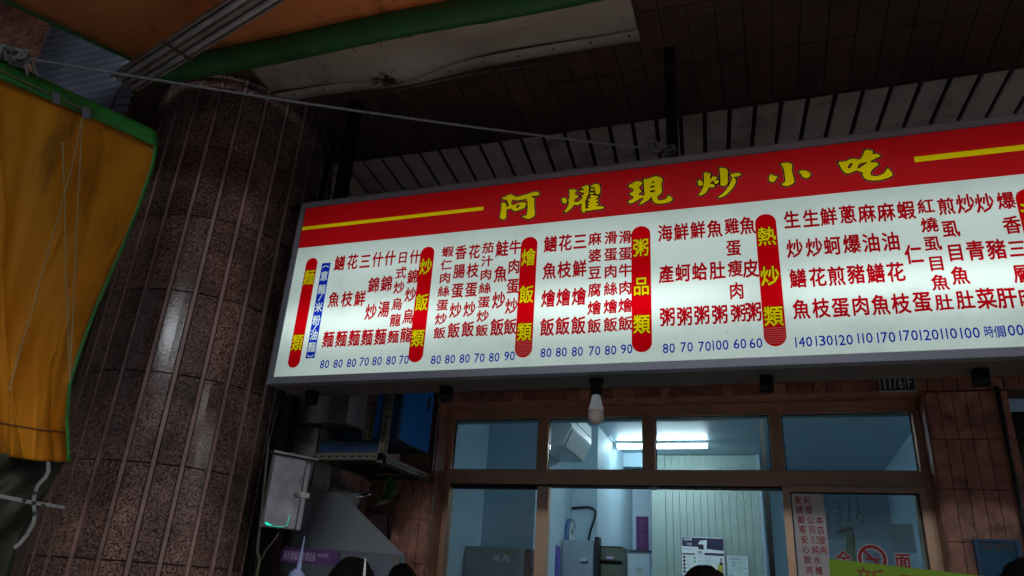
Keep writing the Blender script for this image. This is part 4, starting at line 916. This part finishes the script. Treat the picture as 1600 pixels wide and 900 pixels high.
o = MB().beam((.335, 4.48, 2.015), (.405, 4.48, 2.035), .012, .018).box(.40, .405, 4.47, 4.49, 1.93, 2.04).build('tape_strip', 'rust'); tag(o, 'reddish bent tape strip stuck inside the door glass', 'tape')
o = MB().box(.595, .715, 4.60, 4.602, 1.93, 2.075).build('paper_sheet', cloth('thin_paper', (.7, .75, .8), .6, (.6, .6, .6, 1))); tag(o, 'white paper sheet inside the door glass at right', 'paper')

# ---- the lit room
def rw(n, *b, m='wall'): return struct(MB().box(*b).build(n, m))
rw('room_floor', -2.2, 3.2, 4.5, 9.3, -.1, .002, m='paving'); rw('room_ceiling', -2.2, 3.2, 4.45, 9.3, 2.995, 3.1, m='ceil')
rw('room_wall_left', -2.05, -1.93, 4.505, 5.10, 0, 2.995); rw('room_pier', -2.05, -1.55, 5.101, 6.15, 0, 2.995); rw('room_wall_mid', -1.65, -1.34, 6.151, 7.85, 0, 2.995)
rw('room_wall_back', -1.5, -.5, 7.851, 7.95, 0, 2.995); rw('room_wall_right', 1.10, 1.2, 4.505, 8.3, 0, 2.995); rw('room_wall_back_right', -.3, 1.2, 8.301, 8.4, 0, 2.995)
rw('room_soffit', -1.34, -1.09, 7.3, 7.40, 2.86, 2.994); rw('room_front_lintel', -1.93, 1.1, 4.505, 4.55, 2.64, 2.994)
pw = thing('board_partition', 'pale green tongue and groove board partition in the lit room', 'partition', (-.5, 7.405, 0))
MB().box(-1.076, -.098, 7.425, 7.5, 0, 2.992).build('partition_core', 'wood', pw)
n = 13; bwid = (.945 - .098) / n; bm_ = MB().box(0, bwid - .0025, 0, .014, 0, 2.985, .0012).mesh('board', M['wood'])
for i in range(n): o = link('board', bm_, pw); o.location = (-.945 + i * bwid + .5, random.uniform(0, .0006) + .003, .003)
MB().box(-1.08, -.948, 7.40, 7.424, 0, 2.99, .003).build('corner_board', 'wood', pw); MB().box(-.098, -.065, 7.36, 7.5, 0, 2.99).build('end_post', 'grey', pw)
o = MB().box(-.035, .0, 5.5, 5.56, 0, 2.99, .003).build('room_post', 'bronzedark'); tag(o, 'dark upright post inside the room behind the transom mullion', 'post')
# fluorescent lamp
fl = thing('fluorescent_lamp', 'lit fluorescent tube lamp on the room ceiling', 'lamp', (-.9, 6.8, 2.97))
MB().box(-1.33, -.46, 6.77, 6.84, 2.972, 2.994, .003).build('housing', 'white', fl)
MB().tube([(-1.295, 6.8, 2.952), (-.495, 6.8, 2.952)], .018, 14).build('tube', 'tube', fl, True)
MB().box(-1.32, -1.297, 6.78, 6.82, 2.93, 2.972).build('end_cap', 'grey', fl); MB().box(-.493, -.47, 6.78, 6.82, 2.93, 2.972).build('end_cap', 'grey', fl)
f2 = thing('fluorescent_lamp', 'second lit tube lamp on the room ceiling near the window, hidden above the transom', 'lamp', (-.4, 5.0, 2.97))
for ch in fl.children: c_ = ch.copy(); COL.objects.link(c_); c_.parent = f2; c_.location = (.9 - 0, 0, 0); c_.location = ch.location  # unseen copy of the lamp, added to brighten the front of the room
o = MB().beam(PZ(951, 680, 2.988), PZ(958, 694, 2.988), .03, .01).build('ceiling_clip', 'white'); tag(o, 'small white clip on the ceiling left of the lamp', 'clip')
# air conditioner on the pier
ac = thing('air_conditioner', 'white wall air conditioner seen through the second transom pane', 'air conditioner', (-1.6, 6.05, 2.55))
ax0, ax1 = -1.55, -1.30; PRF = [(ax0, 2.615), (ax0, 2.90), (ax1 - .03, 2.90), (ax1, 2.88), (ax1, 2.745), (ax1 - .065, 2.612), (ax1 - .12, 2.605)]
pv = [(x, y, z) for y in (5.08, 5.72) for x, z in PRF]; n = len(PRF)
MB().add(pv, [(k, (k + 1) % n, n + (k + 1) % n, n + k) for k in range(n)] + [tuple(range(n))[::-1], tuple(range(n, 2 * n))]).build('body', 'white', ac)
lo = MB(); fa, fb = Vector((ax1 - .003, 0, 2.737)), Vector((ax1 - .062, 0, 2.617)); nrm_ = Vector((.9, 0, -.44)).normalized()
q = [fa + nrm_ * .003, fb + nrm_ * .003]; lo.quad((q[0].x, 5.11, q[0].z), (q[0].x, 5.69, q[0].z), (q[1].x, 5.69, q[1].z), (q[1].x, 5.11, q[1].z)); lo.build('air_outlet', 'grey', ac)
mb = MB()
for i in range(7): f = (i + .5) / 7; p = fa.lerp(fb, f) + nrm_ * .009; mb.beam((p.x, 5.12, p.z), (p.x, 5.68, p.z), .014, .0025, nrm_)
mb.build('louver', 'white', ac); MB().box(ax1 - .001, ax1 + .004, 5.10, 5.70, 2.795, 2.80).build('front_gap', 'dark', ac)
# clock
ck_ = thing('wall_clock', 'round blue rimmed wall clock on the room pier', 'clock', (-1.54, 6.06, 1.98))
c_ = (-1.55, 6.055, 2.098); MB().lathe(c_, [(.001, .03), (.10, .03), (.117, .035), (.124, .02), (.124, 0)], 40, 'x').build('rim', plain('blue_rim', (.08, .18, .35), .3), ck_, True)
MB().lathe(c_, [(.0005, .0335), (.102, .0335)], 40, 'x').build('face', 'white', ck_)
MB().beam((-1.514, 6.055, 2.098), (-1.514, 6.01, 2.13), .004, .008).beam((-1.513, 6.055, 2.098), (-1.513, 6.07, 2.17), .003, .006, (0, 1, 0)).build('hands', 'dark', ck_)
o = MB().tube([Vector(PY(u, v, 6.135)) for u, v in ((893, 794), (905, 793), (918, 792), (926, 794), (931, 799), (930, 808), (926, 820), (922, 832), (919, 850))], .009, 8).build('pipe', 'dark', None, True); tag(o, 'dark bent pipe on the blue room wall right of the clock', 'pipe')
fg = thing('refrigerator', 'grey refrigerator side below the bent pipe in the room', 'refrigerator', (-1.42, 5.95, 0))
MB().box(-1.545, -1.295, 5.83, 6.14, 0, 2.04, .01).build('body', 'grey', fg); o = MB().box(-1.39, -1.335, 5.826, 5.8295, 1.874, 1.897).build('label', 'inkdark', fg); o = MB().box(-1.39, -1.344, 5.8225, 5.8255, 1.888, 1.911).build('label', 'white', fg)
sh = thing('drink_cabinet', 'dark shelf cabinet with stacked green drawers beside the refrigerator', 'cabinet', (-1.2, 6.0, 0))
MB().box(-1.286, -1.253, 5.83, 5.92, 0, 2.068).box(-1.252, -1.09, 5.90, 6.14, 0, 2.01).build('frame', 'dark', sh)
for j in range(4): MB().box(-1.249, -1.082, 5.87, 5.897, 1.90 - j * .12, 1.998 - j * .12, .008).build('drawer', plain('drawer_green', (.14, .17, .13), .4), sh)
o = MB().box(-1.20, -1.145, 5.863, 5.869, 1.915, 1.933).build('drawer_label', 'lilac', sh)
mr = thing('patterned_panel', 'grey panel with faded sunflower print at the back of room', 'panel', (-1.3, 7.6, 0))
MB().box(-1.42, -1.13, 7.60, 7.63, 0, 2.10).build('sheet', 'grey', mr)
for x in (-1.36, -1.24, ):
    mb = MB()
    for k in range(12): a_ = k * math.pi / 6; mb.add([(x + .012 * math.cos(a_ - .3), 7.596, 1.93 + .012 * math.sin(a_ - .3)), (x + .035 * math.cos(a_), 7.596, 1.93 + .035 * math.sin(a_)), (x + .012 * math.cos(a_ + .3), 7.596, 1.93 + .012 * math.sin(a_ + .3))], [(0, 1, 2)])
    mb.build('sunflower', plain('faded_yellow', (.30, .27, .10), .7), mr)
MB().box(-1.46, -1.12, 7.58, 7.64, 2.10, 2.115).build('top_rail', 'dark', mr)
yc = thing('yellow_card', 'small yellow card standing on a thin stalk in the room', 'card', (-1.395, 7.6, 2.11)); MB().box(-1.433, -1.355, 7.58, 7.583, 2.253, 2.30).build('card', 'yellow', yc); MB().tube([(-1.39, 7.585, 2.115), (-1.388, 7.585, 2.253)], .003, 6).build('stalk', 'dark', yc)
pb = thing('purple_scroll', 'dark purple wall banner at the back left of the partition', 'banner', (-1.25, 7.84, 2.15)); MB().box(-1.302, -1.18, 7.835, 7.845, 2.13, 2.458).build('scroll', 'inkpurple', pb)
t = MB()
for i, ch in enumerate('財源廣進'): put(t, ch, -1.243, 2.40 - i * .065, .045, .05, 7.833, 0)
t.build('scroll_lettering', plain('dull_purple', (.2, .08, .22), .6), pb)
o = MB().box(-1.549, -1.544, 5.68, 5.80, 1.5, 1.985).build('purple_strip', plain('violet', (.12, .08, .42), .5)); tag(o, 'narrow violet strip on the blue room wall under the clock', 'strip')
cb = thing('grey_cabinet', 'grey cabinet with two little plant stickers behind the left glass', 'cabinet', (-1.8, 4.9, 0)); MB().box(-1.925, -1.53, 4.80, 5.09, 0, 1.893, .006).build('body', plain('cabinet_grey', (.17, .22, .24), .45), cb)
for x, c__ in ((-1.70, .35), (-1.635, .22)):
    mb = MB(); mb.add([(x - .026, 4.797, 1.815), (x + .026, 4.797, 1.805), (x + .026, 4.797, 1.822), (x - .022, 4.797, 1.83)], [(0, 1, 2, 3)]); mb.add([(x - .014, 4.7965, 1.822), (x + .014, 4.7965, 1.82), (x + .017, 4.7965, 1.845), (x - .017, 4.7965, 1.847)], [(0, 1, 2, 3)]); mb.build('pot_sticker', 'grey', cb)
    mb = MB(); mb.add([(x + (.014 + .004 * (k % 2)) * math.cos(k * .63), 4.796, 1.86 + .016 * math.sin(k * .63)) for k in range(10)], [tuple(range(10))]); mb.build('leaf_sticker', 'inkgreen', cb)
rbx = thing('red_box', 'dark red and pink box standing beside the grey cabinet', 'box', (-1.5, 4.9, 1.7)); MB().box(-1.525, -1.485, 4.85, 5.05, 1.3, 1.893).build('red_side', plain('dark_red', (.12, .01, .015), .5), rbx)
MB().box(-1.484, -1.44, 4.86, 5.05, 1.78, 1.885).build('pink_side', plain('dull_pink', (.30, .18, .22), .5), rbx); MB().box(-1.484, -1.43, 4.86, 5.05, 1.3, 1.77).build('pale_side', plain('moss', (.13, .16, .12), .5), rbx)
# posters on the partition
po = thing('drinks_poster', 'dark and white drinks poster with price on the pale partition', 'poster', (-.6, 7.39, 1.6))
px0, px1, pzt = -.809, -.429, 2.232; PYq = 7.392
MB().box(px0, px1, PYq, PYq + .003, 1.5, pzt).build('sheet', 'white', po)
mb = MB(); mb.add([(px0 + .002, PYq - .001, pzt - .003), (px1 - .003, PYq - .001, pzt - .006), (px1 - .004, PYq - .001, pzt - .112), (px0 + .225, PYq - .001, pzt - .10), (px0 + .232, PYq - .001, pzt - .02), (px0 + .17, PYq - .001, pzt - .03), (px0 + .15, PYq - .001, pzt - .06), (px0 + .20, PYq - .001, pzt - .062), (px0 + .20, PYq - .001, pzt - .108), (px0 + .155, PYq - .001, pzt - .105), (px0 + .15, PYq - .001, pzt - .085), (px0 + .005, PYq - .001, pzt - .082)], [tuple(range(12))])
mb.box(px0 + .005, px0 + .12, PYq - .0012, PYq - .0006, pzt - .155, pzt - .143); mb.box(px0 + .205, px1 - .005, PYq - .0012, PYq - .0006, pzt - .155, pzt - .134)
for j in range(5): ring(mb, px0 + .022, pzt - .178 - j * .031, 0, .012, PYq - .0008, 14)
mb.box(px1 - .036, px1 - .026, PYq - .0012, PYq - .0006, pzt - .21, pzt - .175); mb.box(px1 - .046, px1 - .016, PYq - .0012, PYq - .0006, pzt - .33, pzt - .212)
word(mb, '95', px0 + .165, pzt - .132, .018, .028, PYq - .0009, .15, .02); mb.build('dark_print', 'inkdark', po)
mb = MB()
for i, ch in enumerate('小酌套餐'): put(mb, ch, px0 + .018 + i * .023, pzt - .02, .019, .022, PYq - .0018)
for i, ch in enumerate('只要'): put(mb, ch, px0 + .06 + i * .023, pzt - .062, .018, .02, PYq - .0018)
mb.build('white_print', 'inkwhite', po); mb = MB()
for i, ch in enumerate('啤酒特價'): put(mb, ch, px0 + .02 + i * .024, pzt - .104, .019, .018, PYq - .0009)
for j in range(5):
    for q, w2 in ((.045, .05), (.15, .035), (.205, .06)): mb.box(px0 + q, px0 + q + w2, PYq - .0012, PYq - .0006, pzt - .172 - j * .031, pzt - .169 - j * .031); mb.box(px0 + q, px0 + q + w2 * .8, PYq - .0012, PYq - .0006, pzt - .182 - j * .031, pzt - .180 - j * .031)
mb.build('small_print', 'grey', po)
mb = MB(); mb.box(px1 - .062, px1 - .02, PYq - .002, PYq - .0014, pzt - .30, pzt - .235); mb.build('yellow_print', 'yellow', po); mb = MB()
for j in range(2): ring(mb, px0 + .115, pzt - .18 - j * .031, 0, .011, PYq - .0008, 5)
mb.build('green_print', 'inkgreen', po)
p2 = thing('small_notice', 'pale grey notice sheet right of the drinks poster', 'notice', (-.32, 7.39, 1.6)); MB().box(-.406, -.226, PYq, PYq + .003, 1.6, 2.085).build('sheet', plain('pale_notice', (.50, .62, .62), .6), p2)
mb = MB(); rnd = random.Random(5)
for i in range(18): x = rnd.uniform(-.395, -.25); z = rnd.uniform(1.8, 2.04); mb.box(x, x + rnd.uniform(.006, .02), PYq - .0012, PYq - .0006, z, z + .004)
mb.box(-.39, -.29, PYq - .0012, PYq - .0006, 2.052, 2.056); mb.build('print', 'inkdark', p2)

# ---- right wall fittings
o = MB().tube([(1.118, 4.17, 2.70), (1.115, 4.165, 2.4), (1.113, 4.165, 2.0), (1.11, 4.165, 0)], .012, 10).build('wall_pipe', 'cable', None, True); tag(o, 'thin dark pipe running down the red tiles at right', 'pipe')
pf = thing('blue_framed_mirror', 'blue framed glass panel with glittering top on the right wall', 'mirror', (.99, 4.16, 1.5))
fx0, fx1, fz = .905, 1.068, 1.955
MB().box(fx0, fx1, 4.16, 4.18, 1.5, fz).build('panel', plain('blue_glass', (.03, .12, .20), .12), pf)
f_ = MB(); f_.box(fx0 - .012, fx0 + .006, 4.15, 4.185, 1.5, fz + .012).box(fx1 - .006, fx1 + .012, 4.15, 4.185, 1.5, fz + .012).box(fx0 + .006, fx1 - .006, 4.15, 4.185, fz, fz + .012); f_.build('frame', 'bluedark', pf)
for i in range(26):
    x = random.uniform(fx0 + .01, fx1 - .015); z = random.uniform(fz - .036, fz - .006); r_ = random.uniform(.002, .006)
    pass
gl_ = MB()
for i in range(46):
    x = random.uniform(fx0 + .01, fx1 - .012); z = random.uniform(fz - .038, fz - .006); r_ = random.uniform(.002, .007)
    gl_.add([(x - r_, 4.157, z), (x, 4.157 - r_ * .6, z - r_ * .5), (x + r_, 4.158, z + r_ * .2), (x, 4.157, z + r_ * .6)], [(0, 1, 2, 3)])
gl_.build('foil_trim', plain('copper_foil', (.8, .45, .3), .25, .9), pf, False, 0, 'stuff')  # copper flakes painted on for the glitter reflected along the top

# ---- lime banner in front
lm = thing('lime_board', 'lime green board with red brush writing in front of the door', 'sign board', (.8, 3.4, 0))
z0l, z1l = PY(1295, 873, 3.4), PY(1600, 907, 3.4)
sl_ = (z1l[2] - z0l[2]) / (z1l[0] - z0l[0])
def lz(x): return z0l[2] + sl_ * (x - z0l[0])
xa_, xb_ = z0l[0], 1.5
MB().add([(x, y, z) for y in (3.4, 3.41) for x, z in ((xa_ - .004, lz(xa_) - .32), (xb_, lz(xb_) - .32), (xb_, lz(xb_)), (xa_, lz(xa_)))], [(0, 1, 2, 3), (7, 6, 5, 4), (3, 2, 6, 7), (0, 4, 5, 1), (0, 3, 7, 4), (1, 5, 6, 2)]).build('board', 'lime', lm)
for x in (.35, 1.35): MB().box(x - .015, x + .015, 3.412, 3.44, 0, lz(x) - .03).build('leg', 'steeldull', lm)
t = MB(); ax_ = Vector((1, 0, sl_)).normalized()
for i, ch in enumerate('新口味上市'):
    x = .355 + i * .145; put(t, ch, 0, 0, .105, .11, 0, .0, origin=(x, 3.398, lz(x) - .072), ax=ax_)
t.build('lettering', plain('brown_red_ink', (.35, .07, .02), .6, bump=0), lm)

# ---- people in front, only the tops of their heads show
def person(x, y, top, lab, seed, rz=0, shirt='shirt', bun=False, hs=1.0):
    P_ = thing('person', lab, 'person', (x, y, 0)); H = top; P_.rotation_euler.z = rz
    s_ = H / 1.68; bm = {}; V = [(0, 0, .93), (0, 0, 1.10), (0, .0, 1.28), (0, 0, 1.40), (0, -.005, 1.47), (0, .0, 1.55), (0, .01, 1.60)]
    RR = [(.14, .10), (.125, .095), (.155, .10), (.12, .08), (.05, .05), (.075, .085), (.07, .08)]; Ed = [(i, i + 1) for i in range(6)]
    def chain(root, pts, rr):
        p_ = root
        for q, r_ in zip(pts, rr): V.append(q); RR.append((r_, r_)); Ed.append((p_, len(V) - 1)); p_ = len(V) - 1
        return p_
    for sg_ in (-1, 1):
        chain(0, [(sg_ * .09, 0, .86), (sg_ * .10, .01, .48), (sg_ * .10, -.01, .08), (sg_ * .105, .10, .04)], [.085, .058, .042, .038])
        w_ = chain(3, [(sg_ * .17, 0, 1.37), (sg_ * .20, -.02, 1.10), (sg_ * .20, .05, .86), (sg_ * .20, .06, .80)], [.05, .042, .032, .028])
        for k in range(4): chain(w_, [(sg_ * .20 + (k - 1.5) * .006, .045 + k * .018, .745), (sg_ * .20 + (k - 1.5) * .006, .05 + k * .018, .715)], [.009, .008])
        chain(w_, [(sg_ * .185, .09, .775), (sg_ * .18, .105, .75)], [.01, .009])
    me = bpy.data.meshes.new('body'); me.from_pydata([(a_ * s_, b_ * s_, c_ * s_) for a_, b_, c_ in V], Ed, []); me.materials.append(M['skin'])
    o = link('body', me, P_); o.location = (0, 0, 0)
    sk = o.modifiers.new('skin', 'SKIN'); lay = me.skin_vertices[0].data if me.skin_vertices else None
    if lay is None:
        bpy.context.view_layer.objects.active = o
    for i, r_ in enumerate(RR): me.skin_vertices[0].data[i].radius = (r_[0] * s_, r_[1] * s_)
    me.skin_vertices[0].data[0].use_root = True
    sb_ = o.modifiers.new('sub', 'SUBSURF'); sb_.levels = 1; sb_.render_levels = 1
    # hair cap, scruffy
    rnd = random.Random(seed); mb = MB(); cz = H - .115
    def hf(s, t):
        a_ = 2 * math.pi * s; ph = math.pi * .72 * t; n_ = 1 + .05 * math.sin(a_ * 3 + seed) * math.sin(ph * 3) + .035 * math.sin(a_ * 7 + ph * 9 + seed)
        return (.088 * hs * math.sin(ph) * math.cos(a_) * n_, .10 * hs * math.sin(ph) * math.sin(a_) * n_ - .01, cz + .112 * math.cos(ph) * n_)
    mb.grid(hf, 40, 20); h_ = mb.build('hair', 'hair', None, True); h_.parent = P_
    tf = MB()
    for i in range(500):
        s0, t0 = rnd.random(), rnd.random() ** .7 * .9; p = Vector(hf(s0, t0)); nn = (p - Vector((0, 0, cz))).normalized(); q = p + nn * rnd.uniform(.004, .012) + Vector((rnd.uniform(-.02, .02), rnd.uniform(-.02, .02), -.012 + rnd.uniform(-.01, .008)))
        e_ = nn.orthogonal().normalized() * .002; tf.add([p - e_, p + e_, q], [(0, 1, 2)])
    o2 = tf.build('hair_strands', 'hair', None); o2.parent = h_; 
    if bun: MB().lathe((.10, -.05, cz - .0), [(.001, .055), (.03, .05), (.05, .03), (.058, 0), (.05, -.03), (.03, -.05), (.001, -.055)], 20).build('hair_bun', 'hair', None, True).parent = P_
    # clothes
    def shell(name, prof_, mat):
        m_ = MB(); n_ = 24; vs = []
        for z, rx, ry in prof_:
            for k in range(n_): a_ = 2 * math.pi * k / n_; vs.append((rx * s_ * math.cos(a_) * (1 + .02 * math.sin(5 * a_)), ry * s_ * math.sin(a_), z * s_))
        m_.add(vs, [(i * n_ + k, i * n_ + (k + 1) % n_, (i + 1) * n_ + (k + 1) % n_, (i + 1) * n_ + k) for i in range(len(prof_) - 1) for k in range(n_)]); o_ = m_.build(name, mat, None, True); o_.parent = P_
    shell('shirt', [(.86, .19, .15), (1.0, .175, .14), (1.15, .18, .14), (1.28, .205, .14), (1.37, .20, .125), (1.42, .12, .09), (1.445, .07, .07)], shirt)
    for sg_ in (-1, 1):
        m_ = MB(); m_.tube([Vector((sg_ * .09, 0, .92)) * s_, Vector((sg_ * .10, .01, .5)) * s_, Vector((sg_ * .10, 0, .09)) * s_], [.115 * s_, .085 * s_, .065 * s_], 16); m_.build('trouser_leg', 'trousers', None, True).parent = P_
        m_ = MB(); m_.tube([Vector((sg_ * .165, 0, 1.385)) * s_, Vector((sg_ * .205, -.01, 1.12)) * s_], [.07 * s_, .06 * s_], 14); m_.build('sleeve', shirt, None, True).parent = P_
    return P_
def head_at(u, v, y): p = PY(u, v, y); return p[0], p[2]
x, z = head_at(556, 871, 2.6); person(x, 2.6, z, 'dark haired person in dark shirt before the kitchen hood, larger head', 1)
x, z = head_at(594, 877, 2.9); person(x + .06, 3.0, z, 'dark haired person in navy shirt just right behind the first head', 5, .3, 'shirt2', hs=.8)
x, z = head_at(1100, 884, 2.7); person(x, 2.7, z, 'dark haired person standing before the drinks poster', 9, .1)
x, z = head_at(1584, 871, 2.7); person(x + .03, 2.7, z, 'dark haired person at the right edge beside the blue mirror', 13, -.2, 'shirt2')
# pale sticks among the heads
s1 = thing('umbrella_tip', 'pale blue plastic umbrella tip pointing up before the hood banner', 'umbrella', tuple(PY(463, 900, 2.9)))
pt = [Vector(PY(u, v, 2.9)) for u, v in ((476, 837), (472, 862), (467, 888), (464, 930))]
MB().tube(pt, [.0015, .006, .0105, .013], 12).build('spike', 'bluestick', s1, True); MB().tube([Vector(PY(466, 890, 2.9)), Vector(PY(464, 897, 2.9)), Vector(PY(463, 905, 2.9))], [.016, .032, .036], 16).build('collar', 'bluestick', s1, True)
MB().tube([Vector(PY(463, 904, 2.9)), (float(PY(463, 904, 2.9)[0]), 2.9, 0)], .012, 10).build('shaft', 'blackmetal', s1, True)
o = MB().tube([Vector(PY(571, 872, 2.55)), Vector(PY(569, 900, 2.55)), Vector((float(PY(569, 900, 2.55)[0]), 2.55, 0))], [.003, .0055, .008], 8).build('white_stick', 'white', None, True); tag(o, 'thin white stick standing up between the two dark heads', 'stick')

nb = thing('neighbour_stall', 'neighbouring stall wall beyond the tarpaulins, outside the left edge', 'stall', (-6, 0, 0))
MB().box(-6.3, -6.0, -3, 4.6, -.1, 5.2).build('side_wall', 'concrete', nb); MB().box(-6.3, -.5, -3.5, 2.53, 5.25, 5.35).build('stall_roof', 'steeldull', nb)  # wall and roof added out of sight to cut off sky light
# ---- across the street, behind the camera: what the polished stone and the glass reflect
ob = thing('opposite_building', 'plain concrete building across the street behind the viewer', 'building', (0, -7.2, 0))
MB().box(-26, 15, -12, -7.2, -.1, 9.9).build('wall', 'concrete', ob)
for i in range(8):
    x = -23 + i * 4; MB().box(x, x + 2.2, -7.23, -7.18, 3.6, 5.0).build('window', 'bluedark', ob)
    MB().box(x - .4, x + 2.6, -7.26, -7.19, 0.1, 2.7).build('shutter', 'shutter', ob)
for xa_, xb_, z0_, z1_, lab in ((-4.8, 1.2, 5.3, 5.95, 'long lit white shop sign across the street, the one behind the viewer'), (1.8, 3.4, 5.2, 6.1, 'lit white shop sign across the street, the shorter one farther right')):
    t_ = thing('street_sign', lab, 'sign', (xa_, -7.1, z0_)); MB().box(xa_, xb_, -7.19, -7.05, z0_, z1_, .01).build('box', 'alu', t_)
    MB().box(xa_ + .04, xb_ - .04, -7.05, -7.04, z0_ + .04, z1_ - .04).build('lit_face', emit('lit_street_face', (.88, .95, 1), 11 * EK), t_)

o2 = thing('opposite_house', 'lower concrete house across the street, far to the right behind the viewer', 'house', (30, -7.2, 0))
MB().box(15.2, 48, -12, -7.0, -.1, 8.2).build('wall', 'concrete', o2)  # unseen house added to hide low sky from the polished stone
for i in range(6): MB().box(17 + i * 4.5, 19.4 + i * 4.5, -7.03, -6.98, 3.6, 5.0).build('window', 'bluedark', o2)

eb = thing('end_building', 'concrete building closing the far right end of the arcade, outside the picture', 'building', (11, 6, 0))
MB().box(9, 14, 2.3, 12, -.1, 9).build('wall', 'concrete', eb)  # unseen block put in to keep sky out of the column's reflection
e2 = thing('street_end_house', 'concrete house closing the far right end of the street, outside the picture', 'house', (44, -2, 0))
MB().box(42, 46, -6.9, 3, -.1, 9).build('wall', 'concrete', e2)  # added beyond view against a streak of sky on the column
